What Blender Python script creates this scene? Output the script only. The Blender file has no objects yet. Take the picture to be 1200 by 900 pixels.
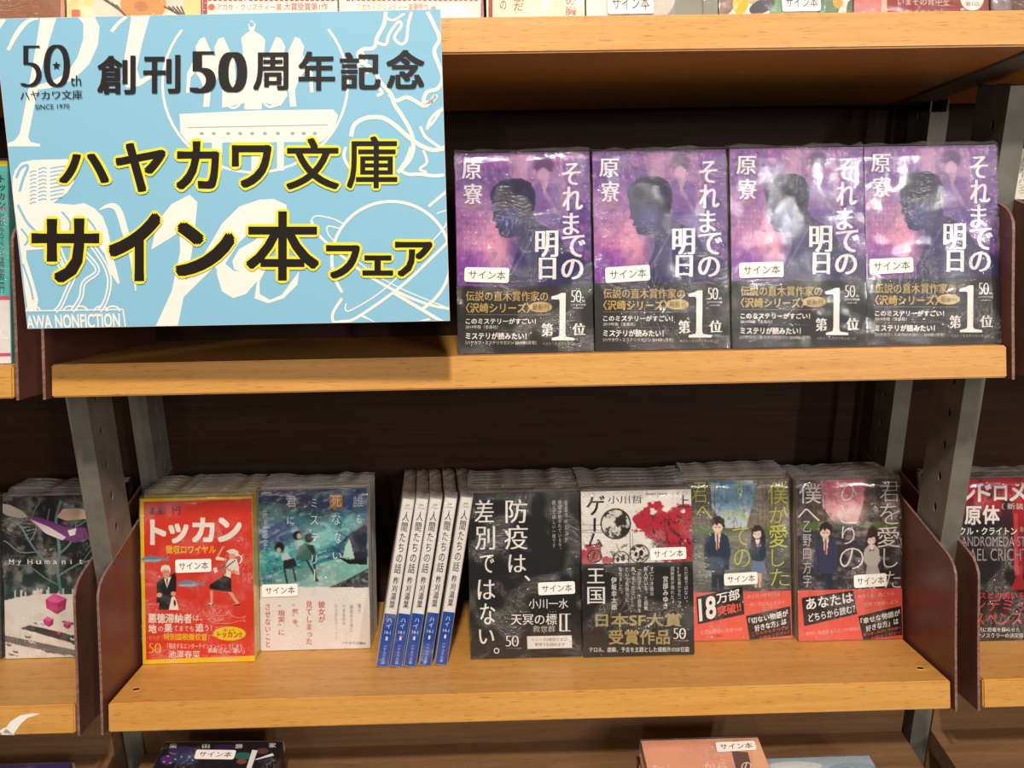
import bpy, bmesh, math, random
import numpy as np
from mathutils import Matrix, Vector
from mathutils.geometry import tessellate_polygon

S = bpy.context.scene
COL = S.collection
rnd = random.Random(7)
# ------------------------------------------------------------------ camera
# world frame: x along the shelves, y into the bookcase, z up (uprights vertical);
# origin = front top-left corner of the middle shelf board, lifted by ZW above the shop floor
ZW = 1.20
cam = bpy.data.cameras.new('camera'); camo = bpy.data.objects.new('camera', cam); COL.objects.link(camo)
PI_, YA, RO = .2679, .0173, -.0138
fw = Vector((math.sin(YA)*math.cos(PI_), math.cos(YA)*math.cos(PI_), -math.sin(PI_)))
r0 = fw.cross(Vector((0, 0, 1))).normalized(); u0 = r0.cross(fw)
cr = r0*math.cos(RO)+u0*math.sin(RO); cu = -r0*math.sin(RO)+u0*math.cos(RO)
m = Matrix((cr, cu, -fw)).transposed().to_4x4(); m.translation = Vector((.3334, -.5728, .2262+ZW))
camo.matrix_world = m
cam.sensor_width = 36; cam.lens = 930/1200*36
cam.shift_x = 15.7/1200; cam.shift_y = -134.15/1200
cam.clip_start = .01
S.camera = camo
# ------------------------------------------------------------------ light
w = bpy.data.worlds.new('world'); S.world = w; w.use_nodes = True
w.node_tree.nodes['Background'].inputs[0].default_value = (1, .86, .72, 1)
w.node_tree.nodes['Background'].inputs[1].default_value = .085
def lamp(name, loc, target, power, size, color=(1, .9, .78)):
    l = bpy.data.lights.new(name, 'AREA'); l.shape = 'DISK'; l.size = size; l.energy = power; l.color = color
    o = bpy.data.objects.new(name, l); COL.objects.link(o)
    o.location = (loc[0], loc[1], loc[2]+ZW)
    d = Vector(target)-Vector(loc); o.rotation_euler = d.to_track_quat('-Z', 'Y').to_euler()
    o['label'] = 'ceiling spot lamp of the shop behind the camera'; o['category'] = 'lamp'; o['group'] = 'ceiling lamps'
    return o
lamp('ceiling_lamp', (.38, -1.14, 1.72), (.37, 0, 0), 45, .12)
lamp('ceiling_lamp', (-.9, -1.6, 1.75), (.2, 0, -.1), 5, .12)
def tube(loc, length, along, power):
    l = bpy.data.lights.new('ceiling_tube', 'AREA'); l.shape = 'RECTANGLE'; l.size = length; l.size_y = .06; l.energy = power; l.color = (1, .97, .93)
    o = bpy.data.objects.new('ceiling_tube', l); COL.objects.link(o); o.location = (loc[0], loc[1], loc[2]+ZW); o.rotation_euler = (0, 0, math.atan2(along[1], along[0]))
    o['label'] = 'ceiling tube lamp of the shop behind the camera'; o['category'] = 'lamp'; o['group'] = 'ceiling tubes'
tube((2.95, -4.0, 1.5), 3.2, (.8, -1.5), 150)
tube((2.00, -4.0, 1.5), 3.0, (.5, -1.4), 75)
lamp('ceiling_lamp', (-.6, -4.2, 1.6), (.3, 0, 0), 14, .14, (1, .95, .88))
S.view_settings.view_transform = 'Standard'; S.view_settings.look = 'None'
S.view_settings.gamma = 1; S.view_settings.use_curve_mapping = False
S.view_settings.exposure = 0
try: S.cycles.transparent_max_bounces = 24
except Exception: pass
# ------------------------------------------------------------------ materials
def lin(c):
    if isinstance(c, str): c = tuple(int(c[i:i+2], 16) for i in (0, 2, 4))
    return tuple(((v/255)/12.92 if v/255 <= .04045 else ((v/255+.055)/1.055)**2.4) for v in c)
def mat(name, color=(.8, .8, .8), rough=.5, spec=.5, metal=0., coat=0.):
    m = bpy.data.materials.new(name); m.use_nodes = True
    b = m.node_tree.nodes['Principled BSDF']
    b.inputs['Base Color'].default_value = (*color, 1); b.inputs['Roughness'].default_value = rough
    b.inputs['Specular IOR Level'].default_value = spec; b.inputs['Metallic'].default_value = metal
    b.inputs['Coat Weight'].default_value = coat
    return m
def noisy(name, c1, c2, scale=(1, 1, 1), nscale=8, rough=.5, bump=.1, metal=0., spec=.5, detail=6, mid=(.35, .65), coat=0.):
    m = mat(name, c1, rough, spec, metal, coat); nt = m.node_tree; N = nt.nodes; L = nt.links; b = N['Principled BSDF']
    tc = N.new('ShaderNodeTexCoord'); mp = N.new('ShaderNodeMapping'); mp.inputs['Scale'].default_value = scale
    n = N.new('ShaderNodeTexNoise'); n.inputs['Scale'].default_value = nscale; n.inputs['Detail'].default_value = detail
    rp = N.new('ShaderNodeValToRGB'); rp.color_ramp.elements[0].position = mid[0]; rp.color_ramp.elements[1].position = mid[1]
    rp.color_ramp.elements[0].color = (*c1, 1); rp.color_ramp.elements[1].color = (*c2, 1)
    L.new(tc.outputs['Object'], mp.inputs[0]); L.new(mp.outputs[0], n.inputs['Vector']); L.new(n.outputs['Fac'], rp.inputs[0])
    L.new(rp.outputs[0], b.inputs['Base Color'])
    bp = N.new('ShaderNodeBump'); bp.inputs['Strength'].default_value = bump; bp.inputs['Distance'].default_value = .001
    L.new(n.outputs['Fac'], bp.inputs['Height']); L.new(bp.outputs[0], b.inputs['Normal'])
    return m
def wood(name, c1, c2, c3, rough=.4, spec=.5):
    m = mat(name, c1, rough, spec); nt = m.node_tree; N = nt.nodes; L = nt.links; b = N['Principled BSDF']
    tc = N.new('ShaderNodeTexCoord'); mp = N.new('ShaderNodeMapping'); mp.inputs['Scale'].default_value = (3, 40, 60)
    n = N.new('ShaderNodeTexNoise'); n.inputs['Scale'].default_value = 3; n.inputs['Detail'].default_value = 8; n.inputs['Distortion'].default_value = .6
    mp2 = N.new('ShaderNodeMapping'); mp2.inputs['Scale'].default_value = (18, 180, 260)
    n2 = N.new('ShaderNodeTexNoise'); n2.inputs['Scale'].default_value = 4; n2.inputs['Detail'].default_value = 3
    rp = N.new('ShaderNodeValToRGB'); e = rp.color_ramp.elements
    e[0].position = .3; e[0].color = (*c1, 1); e[1].position = .7; e[1].color = (*c2, 1)
    rp2 = N.new('ShaderNodeValToRGB'); e = rp2.color_ramp.elements
    e[0].position = .28; e[0].color = (*c3, 1); e[1].position = .42; e[1].color = (1, 1, 1, 1)
    mx = N.new('ShaderNodeMix'); mx.data_type = 'RGBA'; mx.blend_type = 'MULTIPLY'; mx.inputs[0].default_value = .8
    L.new(tc.outputs['Object'], mp.inputs[0]); L.new(mp.outputs[0], n.inputs['Vector']); L.new(n.outputs['Fac'], rp.inputs[0])
    L.new(tc.outputs['Object'], mp2.inputs[0]); L.new(mp2.outputs[0], n2.inputs['Vector']); L.new(n2.outputs['Fac'], rp2.inputs[0])
    L.new(rp.outputs[0], mx.inputs[6]); L.new(rp2.outputs[0], mx.inputs[7]); L.new(mx.outputs[2], b.inputs['Base Color'])
    bp = N.new('ShaderNodeBump'); bp.inputs['Strength'].default_value = .15; bp.inputs['Distance'].default_value = .0006
    L.new(n2.outputs['Fac'], bp.inputs['Height']); L.new(bp.outputs[0], b.inputs['Normal'])
    return m
M = {}
M['beech'] = wood('beech_veneer', lin('c88d41'), lin('d69f54'), lin('b49a70'), .38)
M['walnut'] = wood('dark_walnut', (.028, .013, .008), (.046, .022, .013), (.6, .5, .5), .55, .2)
M['deck'] = wood('brown_deck', (.15, .075, .032), (.22, .115, .052), (.6, .5, .5), .5)
M['plate'] = noisy('brown_painted_steel', (.120, .043, .028), (.150, .056, .038), nscale=60, rough=.36, bump=.05)
M['edge'] = noisy('worn_plate_edge', (.16, .075, .055), (.28, .16, .13), nscale=400, rough=.4, bump=.2)
M['steel'] = noisy('grey_painted_steel', (.155, .145, .120), (.21, .20, .165), nscale=45, rough=.5, bump=.08, metal=.25)
M['hole_shade'] = mat('painted_hole_shade', (.012, .01, .009), .7)  # near-black colour stands in for the shade inside holes
M['pages'] = noisy('page_edges', lin('cfc3a6'), lin('ece3cd'), scale=(1, 400, 1), nscale=5, rough=.85, bump=.5)
M['white'] = mat('white_card', lin('f2ece4'), .5)
M['ink'] = mat('printed_ink', (.5, .5, .5), .38, .35)
nt = M['ink'].node_tree; at = nt.nodes.new('ShaderNodeAttribute'); at.attribute_name = 'Col'
nt.links.new(at.outputs['Color'], nt.nodes['Principled BSDF'].inputs['Base Color'])
def cmat(hexc, rough=.4):
    k = 'c'+hexc+str(rough)
    if k not in M: M[k] = mat('coated_paper', lin(hexc), rough, .4)
    return M[k]
def film_mat(name, amount, rough, haze):
    m = bpy.data.materials.new(name); m.use_nodes = True; nt = m.node_tree; N = nt.nodes; L = nt.links
    N.remove(N['Principled BSDF']); out = N['Material Output']
    tr = N.new('ShaderNodeBsdfTransparent'); tr.inputs[0].default_value = (.97, .97, .97, 1)
    gl = N.new('ShaderNodeBsdfGlossy'); gl.inputs['Roughness'].default_value = rough
    df = N.new('ShaderNodeBsdfDiffuse'); df.inputs[0].default_value = (.8, .8, .8, 1)
    tc = N.new('ShaderNodeTexCoord'); oi = N.new('ShaderNodeObjectInfo')
    cx = N.new('ShaderNodeVectorMath'); cx.operation = 'ADD'
    sc = N.new('ShaderNodeVectorMath'); sc.operation = 'SCALE'; sc.inputs[3].default_value = 3.7
    L.new(oi.outputs['Location'], sc.inputs[0]); L.new(tc.outputs['Object'], cx.inputs[0]); L.new(sc.outputs[0], cx.inputs[1])
    # warp then stretch: long thin creases whose direction drifts over the sheet
    wn = N.new('ShaderNodeTexNoise'); wn.inputs['Scale'].default_value = 14; wn.inputs['Detail'].default_value = 2
    ws = N.new('ShaderNodeVectorMath'); ws.operation = 'SCALE'; ws.inputs[3].default_value = .05
    L.new(cx.outputs[0], wn.inputs['Vector']); L.new(wn.outputs['Color'], ws.inputs[0])
    wa = N.new('ShaderNodeVectorMath'); wa.operation = 'ADD'; L.new(cx.outputs[0], wa.inputs[0]); L.new(ws.outputs[0], wa.inputs[1])
    mp = N.new('ShaderNodeMapping'); mp.inputs['Scale'].default_value = (70, 70, 800); mp.inputs['Rotation'].default_value = (0, .45, 0)
    L.new(wa.outputs[0], mp.inputs[0])
    n = N.new('ShaderNodeTexNoise'); n.inputs['Scale'].default_value = 1; n.inputs['Detail'].default_value = 3; L.new(mp.outputs[0], n.inputs['Vector'])
    mp2 = N.new('ShaderNodeMapping'); mp2.inputs['Scale'].default_value = (900, 60, 100); mp2.inputs['Rotation'].default_value = (0, -.7, 0)
    L.new(wa.outputs[0], mp2.inputs[0])
    n2 = N.new('ShaderNodeTexNoise'); n2.inputs['Scale'].default_value = 1; n2.inputs['Detail'].default_value = 3; L.new(mp2.outputs[0], n2.inputs['Vector'])
    big = N.new('ShaderNodeTexNoise'); big.inputs['Scale'].default_value = 26; big.inputs['Detail'].default_value = 2; L.new(cx.outputs[0], big.inputs['Vector'])
    # crease strength varies over the sheet
    rg = N.new('ShaderNodeMapRange'); rg.inputs[1].default_value = .42; rg.inputs[2].default_value = .62; L.new(big.outputs['Fac'], rg.inputs[0])
    ad = N.new('ShaderNodeMix'); ad.data_type = 'FLOAT'; L.new(rg.outputs[0], ad.inputs[0]); L.new(n.outputs['Fac'], ad.inputs[2]); L.new(n2.outputs['Fac'], ad.inputs[3])
    b1 = N.new('ShaderNodeBump'); b1.inputs['Strength'].default_value = amount; b1.inputs['Distance'].default_value = .0026; L.new(ad.outputs[0], b1.inputs['Height'])
    pz = N.new('ShaderNodeTexNoise'); pz.inputs['Scale'].default_value = 38; pz.inputs['Detail'].default_value = 1; L.new(wa.outputs[0], pz.inputs['Vector'])
    pr = N.new('ShaderNodeMapRange'); pr.inputs[1].default_value = .44; pr.inputs[2].default_value = .64; pr.inputs[3].default_value = .08; pr.inputs[4].default_value = 1.; L.new(pz.outputs['Fac'], pr.inputs[0]); L.new(pr.outputs[0], b1.inputs['Strength'])
    b2 = N.new('ShaderNodeBump'); b2.inputs['Strength'].default_value = amount; b2.inputs['Distance'].default_value = .004; L.new(big.outputs['Fac'], b2.inputs['Height'])
    L.new(b1.outputs[0], b2.inputs['Normal']); L.new(b2.outputs[0], gl.inputs['Normal'])
    fr = N.new('ShaderNodeFresnel'); fr.inputs[0].default_value = 1.5; L.new(b2.outputs[0], fr.inputs[1])
    mu = N.new('ShaderNodeMath'); mu.operation = 'MULTIPLY_ADD'; mu.inputs[1].default_value = 1.1; mu.inputs[2].default_value = .01; mu.use_clamp = True
    L.new(fr.outputs[0], mu.inputs[0])
    mi = N.new('ShaderNodeMath'); mi.operation = 'MINIMUM'; mi.inputs[1].default_value = .28; L.new(mu.outputs[0], mi.inputs[0])
    mx = N.new('ShaderNodeMixShader'); L.new(mi.outputs[0], mx.inputs[0]); L.new(tr.outputs[0], mx.inputs[1]); L.new(gl.outputs[0], mx.inputs[2])
    # folds that scatter light: thin pale lines where the crease pattern crosses its mean
    def M_(op, a, b_=None, c_=None):
        q = N.new('ShaderNodeMath'); q.operation = op
        for i, v in enumerate((a, b_, c_)):
            if v is None: continue
            if isinstance(v, (int, float)): q.inputs[i].default_value = v
            else: L.new(v, q.inputs[i])
        return q.outputs[0]
    l1 = M_('ABSOLUTE', M_('SUBTRACT', ad.outputs[0], .5)); l2 = N.new('ShaderNodeMapRange'); L.new(l1, l2.inputs[0]); l2.inputs[1].default_value = .004; l2.inputs[2].default_value = .022; l2.inputs[3].default_value = 1.; l2.inputs[4].default_value = 0.
    lp = N.new('ShaderNodeMapRange'); lp.inputs[1].default_value = .50; lp.inputs[2].default_value = .66; L.new(pz.outputs['Fac'], lp.inputs[0])
    lh = M_('MULTIPLY_ADD', M_('MULTIPLY', l2.outputs[0], lp.outputs[0]), .42, haze)
    mh = N.new('ShaderNodeMixShader'); L.new(lh, mh.inputs[0]); L.new(mx.outputs[0], mh.inputs[1]); L.new(df.outputs[0], mh.inputs[2])
    L.new(mh.outputs[0], out.inputs[0])
    return m
M['film'] = film_mat('shrink_wrap_film', .7, .09, .004)
M['film_top'] = film_mat('gathered_film', 1., .3, .16)
# ------------------------------------------------------------------ object helpers
def tag(o, label=None, cat=None, group=None, kind=None):
    for k, v in (('label', label), ('category', cat), ('group', group), ('kind', kind)):
        if v: o[k] = v
    return o
def empty(name, parent=None):
    o = bpy.data.objects.new(name, None); o.empty_display_size = .02; COL.objects.link(o); o.parent = parent; return o
def link(name, me, parent=None):
    o = bpy.data.objects.new(name, me); COL.objects.link(o); o.parent = parent; return o
def copy_tree(o, parent=None):
    c = o.copy(); COL.objects.link(c)
    if parent: c.parent = parent; c.matrix_parent_inverse = o.matrix_parent_inverse.copy()
    for ch in list(o.children): copy_tree(ch, c)
    return c
class MB:
    def __init__(s): s.v = []; s.f = []; s.m = []; s.mats = []; s.smooth = []
    def mi(s, m):
        if m not in s.mats: s.mats.append(m)
        return s.mats.index(m)
    def add(s, vs, fs, m, smooth=False):
        b = len(s.v); s.v += [tuple(v) for v in vs]; k = s.mi(m)
        for f in fs: s.f.append([b+i for i in f]); s.m.append(k); s.smooth.append(smooth)
    def box(s, x0, x1, y0, y1, z0, z1, m):
        vs = [(x, y, z) for z in (z0, z1) for y in (y0, y1) for x in (x0, x1)]
        s.add(vs, [(0, 2, 3, 1), (4, 5, 7, 6), (0, 1, 5, 4), (2, 6, 7, 3), (0, 4, 6, 2), (1, 3, 7, 5)], m)
    def prism(s, pts, a0, a1, m, axis='x', edge=None):
        # pts: 2D outline (p, q); extruded along axis from a0 to a1
        def P(a, p, q): return (a, p, q) if axis == 'x' else ((p, a, q) if axis == 'y' else (p, q, a))
        n = len(pts); vs = [P(a0, *p) for p in pts]+[P(a1, *p) for p in pts]
        s.add(vs, [list(range(n-1, -1, -1)), list(range(n, 2*n))], m)
        s.add(vs, [(i, (i+1) % n, n+(i+1) % n, n+i) for i in range(n)], edge or m)
    def build(s, name, parent=None, bevel=0):
        me = bpy.data.meshes.new(name); me.from_pydata(s.v, [], s.f)
        for mm in s.mats: me.materials.append(mm)
        me.polygons.foreach_set('material_index', s.m); me.polygons.foreach_set('use_smooth', s.smooth); me.validate(); me.update()
        bm = bmesh.new(); bm.from_mesh(me); bmesh.ops.remove_doubles(bm, verts=bm.verts, dist=1e-6); bmesh.ops.recalc_face_normals(bm, faces=bm.faces)
        if bevel:
            ed = [e for e in bm.edges if len(e.link_faces) == 2 and e.calc_face_angle(0) > .7]
            bmesh.ops.bevel(bm, geom=ed, offset=bevel, segments=2, affect='EDGES', clamp_overlap=True)
        bm.to_mesh(me); bm.free()
        return link(name, me, parent)
# ------------------------------------------------------------------ lettering
_fc = bpy.data.curves.new('lettering_source', 'FONT'); _fo = bpy.data.objects.new('lettering_source', _fc); COL.objects.link(_fo)
_gc = {}
def glyph(s, off=0.):
    k = (s, round(off, 4))
    if k in _gc: return _gc[k]
    _fc.body = s; _fc.offset = off; _fc.resolution_u = 6 if s in '50' else 3
    dg = bpy.context.evaluated_depsgraph_get(); dg.update()
    ev = _fo.evaluated_get(dg); me = ev.to_mesh()
    n = len(me.vertices); co = np.zeros(n*3); me.vertices.foreach_get('co', co)
    fs = [tuple(p.vertices) for p in me.polygons]
    ev.to_mesh_clear()
    co = co.reshape(-1, 3)[:, :2]
    _gc[k] = (co, fs); return _gc[k]
def homog(src, dst):
    A = []; b = []
    for (x, y), (X, Y) in zip(src, dst):
        A += [[x, y, 1, 0, 0, 0, -X*x, -X*y], [0, 0, 0, x, y, 1, -Y*x, -Y*y]]; b += [X, Y]
    return np.append(np.linalg.solve(np.array(A, float), np.array(b, float)), 1).reshape(3, 3)
def happ(H, p):
    p = np.atleast_2d(np.asarray(p, float)); q = np.c_[p, np.ones(len(p))]@H.T; return q[:, :2]/q[:, 2:]
class Art:
    """flat print on a sheet.  Drawing coordinates are those of a scanned proof of the sheet (frame ox, oy, scale);
    they are turned into metres on the sheet (x right, z up)."""
    def __init__(s, corners, w, h, y0=0., z0=0., clip=True):
        s.w, s.h, s.y0 = w, h, y0
        s.H = homog(corners, [(0, h), (w, h), (w, 0), (0, 0)])  # corners TL TR BR BL
        s.Hi = np.linalg.inv(s.H); s.fr = (0, 0, 1); s.clip = (0, w, z0, h) if clip else None
        s.v = []; s.f = []; s.c = []; s.n = 0; s.k = 0
    def frame(s, ox, oy, sc): s.fr = (ox, oy, sc); return s
    def loc(s, p):
        p = np.atleast_2d(np.asarray(p, float)); q = p/s.fr[2]+np.array(s.fr[:2]); q = happ(s.H, q)
        if s.clip: q[:, 0] = np.clip(q[:, 0], s.clip[0]+2e-4, s.clip[1]-2e-4); q[:, 1] = np.clip(q[:, 1], s.clip[2]+2e-4, s.clip[3]-2e-4)
        return q
    def put(s, q, fs, col, lay):
        b = sum(len(a) for a in s.v) if False else s.n
        vv = np.c_[q[:, 0], np.full(len(q), s.y0-lay), q[:, 1]]; s.v.append(vv); s.n += len(vv)
        s.f += [tuple(b+i for i in f) for f in fs]
        c = np.asarray(col, float)
        if c.ndim == 1: c = np.tile(c, (len(q), 1))
        s.c.append(c)
    def poly(s, pts, col, lay=.00012):
        s.k += 1; lay += s.k*2.5e-6; q = s.loc(pts); t = tessellate_polygon([[Vector((a, b, 0)) for a, b in q]])
        s.put(q, [tuple(x) for x in t], lin(col), lay)
    def ell(s, cx, cy, rx, ry, col, lay=.00012, n=28, rot=0.):
        s.poly([(cx+rx*math.cos(a)*math.cos(rot)-ry*math.sin(a)*math.sin(rot), cy+rx*math.cos(a)*math.sin(rot)+ry*math.sin(a)*math.cos(rot)) for a in np.linspace(0, 2*math.pi, n, endpoint=False)], col, lay)
    def line(s, pts, wd, col, lay=.00014, closed=False, taper=False):
        s.k += 1; lay += s.k*2.5e-6; P = np.array(pts, float); n = len(P)
        if closed: P = np.vstack([P, P[:1]]); n += 1
        T = np.gradient(P, axis=0); T /= np.maximum(np.linalg.norm(T, axis=1, keepdims=True), 1e-9); Nn = np.c_[-T[:, 1], T[:, 0]]
        ww = np.full((n, 1), wd/2.)
        if taper: ww = ww*np.sin(np.linspace(.15, math.pi-.15, n))[:, None]
        q = s.loc(np.vstack([P+Nn*ww, P-Nn*ww])); s.put(q, [(i, i+1, n+i+1, n+i) for i in range(n-1)], lin(col), lay)
    def curve(s, pts, wd, col, lay=.00014, closed=False, taper=False, k=6):
        P = [np.array(p, float) for p in pts]; n = len(P); out = []
        for i in range(n if closed else n-1):
            g = (lambda j: P[j % n]) if closed else (lambda j: P[min(max(j, 0), n-1)])
            a, b, c, d = g(i-1), g(i), g(i+1), g(i+2)
            for t in np.arange(0, 1, 1/k): out.append(.5*((2*b)+(-a+c)*t+(2*a-5*b+4*c-d)*t*t+(-a+3*b-3*c+d)*t**3))
        if not closed: out.append(P[-1])
        s.line(out, wd, col, lay, closed, taper)
    def arc(s, cx, cy, rx, ry, a0, a1, wd, col, lay=.00014, rot=0., n=40):
        A = np.radians(np.linspace(a0, a1, n)); x = rx*np.cos(A); y = ry*np.sin(A)
        s.line(np.c_[cx+x*math.cos(rot)-y*math.sin(rot), cy+x*math.sin(rot)+y*math.cos(rot)], wd, col, lay)
    def text(s, t, box, col, bold=0., lay=.0003, serif=0., outline=None, vert=False):
        if len(box) == 4 and not hasattr(box[0], '__len__'):
            x0, y0, x1, y1 = box; Q = [(x0, y0), (x1, y0), (x1, y1), (x0, y1)]
        else: Q = box
        Q = np.array(Q, float)
        def bil(u, v):
            u = u[:, None]; v = v[:, None]
            return Q[0]*(1-u)*(1-v)+Q[1]*u*(1-v)+Q[2]*u*v+Q[3]*(1-u)*v
        # weight: several shifted copies of the clean glyph, each on its own hair-thin level
        thin = min(bold, 0.); bb = max(bold, 0.)
        sh = [(0, 0)]
        if bb or serif:
            r_ = bb*.8; hx = r_+serif
            sh = [(-hx, 0), (hx, 0)] + ([(-hx, r_), (hx, r_), (-hx, -r_), (hx, -r_)] if bb > .012 else []) + ([(-hx/2, 0), (hx/2, 0)] if hx > .03 else []) + ([(0, r_), (0, -r_)] if bb > .02 else []) + [(0, 0)]
        st = 6e-6
        if vert:
            n = len(t)
            for i, ch in enumerate(t):
                if ch == ' ' or ch == '　': continue
                co, fs = glyph(ch, thin); x = co[:, 0].copy(); y = co[:, 1].copy()
                if ch in 'ー―「」（）…〔〕': x, y = .5+(y-.38), .38-(x-.5)
                if ch in '、。': x = x+.55; y = y+.5
                if ch in 'っゃゅょッャュョ': x = x+.08; y = y+.06
                for k, (dx, dy) in enumerate(sh if len(sh) < 4 else sh[:2]+[(0, 0)]):
                    s.put(s.loc(bil(x+dx, (i+.88-y-dy)/n)), fs, lin(col), lay+st*k)
            return
        co, fs = glyph(t, thin)
        if len(co) == 0: return
        mx = max(abs(q[0]) for q in sh); my = max(abs(q[1]) for q in sh)
        a = co.min(0)-[mx, my]; b = co.max(0)+[mx, my]; sp = np.maximum(b-a, 1e-6)
        if outline:
            R = outline[1]+bb*.8
            for k in range(12):
                an = 2*math.pi*k/12; u = (co+[R*math.cos(an), R*math.sin(an)]-a)/sp; s.put(s.loc(bil(u[:, 0], 1-u[:, 1])), fs, lin(outline[0]), lay-.00009+st*k)
        for k, (dx, dy) in enumerate(sh):
            u = (co+[dx, dy]-a)/sp; s.put(s.loc(bil(u[:, 0], 1-u[:, 1])), fs, lin(col), lay+st*k)
    def raster(s, fn, x0, x1, z0, z1, nx, nz, lay=.00005):
        xs = np.linspace(x0, x1, nx); zs = np.linspace(z1, z0, nz); X, Z = np.meshgrid(xs, zs)
        q = np.c_[X.ravel(), Z.ravel()]; p = happ(s.Hi, q); p = (p-np.array(s.fr[:2]))*s.fr[2]
        img = Canvas(p[:, 0].reshape(nz, nx), p[:, 1].reshape(nz, nx)); fn(img)
        C = np.clip(img.I, 0, 255)/255; C = np.where(C <= .04045, C/12.92, ((C+.055)/1.055)**2.4).reshape(-1, 3)
        I = np.arange(nx*nz).reshape(nz, nx); fs = np.stack([I[:-1, :-1], I[1:, :-1], I[1:, 1:], I[:-1, 1:]], -1).reshape(-1, 4)
        s.put(q, fs.tolist(), C, lay)
    def mesh(s, name):
        me = bpy.data.meshes.new(name); V = np.vstack(s.v); me.from_pydata(V.tolist(), [], s.f)
        ca = me.color_attributes.new('Col', 'FLOAT_COLOR', 'POINT'); C = np.vstack(s.c)
        ca.data.foreach_set('color', np.c_[C, np.ones(len(C))].ravel()); me.materials.append(M['ink']); me.update(); return me
def noise2(X, Y, sc, seed, oct=4):
    r = np.random.RandomState(seed); out = 0; amp = 1; tot = 0
    for o in range(oct):
        g = r.rand(64, 64); x = X/sc*2**o; y = Y/sc*2**o; xi = np.floor(x).astype(int); yi = np.floor(y).astype(int)
        fx = x-xi; fy = y-yi; fx = fx*fx*(3-2*fx); fy = fy*fy*(3-2*fy)
        a = g[yi % 64, xi % 64]; b = g[yi % 64, (xi+1) % 64]; c = g[(yi+1) % 64, xi % 64]; d = g[(yi+1) % 64, (xi+1) % 64]
        out = out+amp*((a*(1-fx)+b*fx)*(1-fy)+(c*(1-fx)+d*fx)*fy); tot += amp; amp *= .5
    return out/tot
class Canvas:
    def __init__(s, X, Y): s.X, s.Y = X, Y; s.I = np.zeros(X.shape+(3,))
    def mix(s, col, a):
        c = np.array([int(col[i:i+2], 16) for i in (0, 2, 4)], float) if isinstance(col, str) else np.asarray(col, float)
        a = np.clip(a, 0, 1)[..., None]; s.I = s.I*(1-a)+c*a
    def fill(s, c): s.mix(c, np.ones(s.X.shape))
    def vgrad(s, y0, c0, y1, c1):
        t = np.clip((s.Y-y0)/(y1-y0), 0, 1)[..., None]; f = lambda c: np.array([int(c[i:i+2], 16) for i in (0, 2, 4)], float)
        s.I = f(c0)*(1-t)+f(c1)*t
    def blob(s, cx, cy, rx, ry, col, a=1., soft=1., rot=0.):
        x = s.X-cx; y = s.Y-cy; c, n = math.cos(rot), math.sin(rot); u = (x*c+y*n)/rx; v = (-x*n+y*c)/ry
        d = np.sqrt(u*u+v*v); s.mix(col, a*np.clip((1+soft*.5-d)/max(soft, 1e-3), 0, 1))
    def rect(s, x0, y0, x1, y1, col, a=1.): s.mix(col, a*((s.X > x0) & (s.X < x1) & (s.Y > y0) & (s.Y < y1)))
    def poly(s, pts, col, a=1.):
        ins = np.zeros(s.X.shape, bool); n = len(pts)
        for i in range(n):
            x1, y1 = pts[i]; x2, y2 = pts[(i+1) % n]
            if y1 == y2: continue
            c = ((s.Y >= min(y1, y2)) & (s.Y < max(y1, y2)) & (s.X < (x2-x1)*(s.Y-y1)/(y2-y1)+x1)); ins ^= c
        s.mix(col, a*ins)
    def line(s, x0, y0, x1, y1, wd, col, a=1.):
        dx, dy = x1-x0, y1-y0; t = np.clip(((s.X-x0)*dx+(s.Y-y0)*dy)/(dx*dx+dy*dy+1e-9), 0, 1)
        d = np.hypot(s.X-x0-t*dx, s.Y-y0-t*dy); s.mix(col, a*np.clip((wd/2-d)/(wd*.3)+.5, 0, 1))
    def noise(s, sc, seed, col, lo=.5, hi=.7, a=1., sx=1., sy=1., rot=0.):
        c, n = math.cos(rot), math.sin(rot); x = s.X*c+s.Y*n; y = -s.X*n+s.Y*c
        s.mix(col, a*np.clip((noise2(x*sx+900, y*sy+900, sc, seed)-lo)/(hi-lo), 0, 1))
# ------------------------------------------------------------------ shelf frames (boards slope back by TAU)
TAU = .2669
E_ = Vector((0, math.cos(TAU), -math.sin(TAU))); N_ = Vector((0, math.sin(TAU), math.cos(TAU)))
T = .0252; W = .739; PITCH = .7678
OR = {0: Vector((0, 0, ZW)), 1: Vector((-.0012, -.0011, -.3152+ZW)), 2: Vector((0, 0, .2495+ZW))}
ROT = Matrix.Rotation(-TAU, 4, 'X')
def place(o, k, x, d, nn=0., yaw=0., roll=0., rx=0.):
    o.matrix_world = Matrix.Translation(OR[k]+Vector((x, 0, 0))+E_*d+N_*nn) @ ROT @ Matrix.Rotation(yaw, 4, 'Z') @ Matrix.Rotation(roll, 4, 'Y') @ Matrix.Rotation(rx, 4, 'X')
    return o
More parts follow.
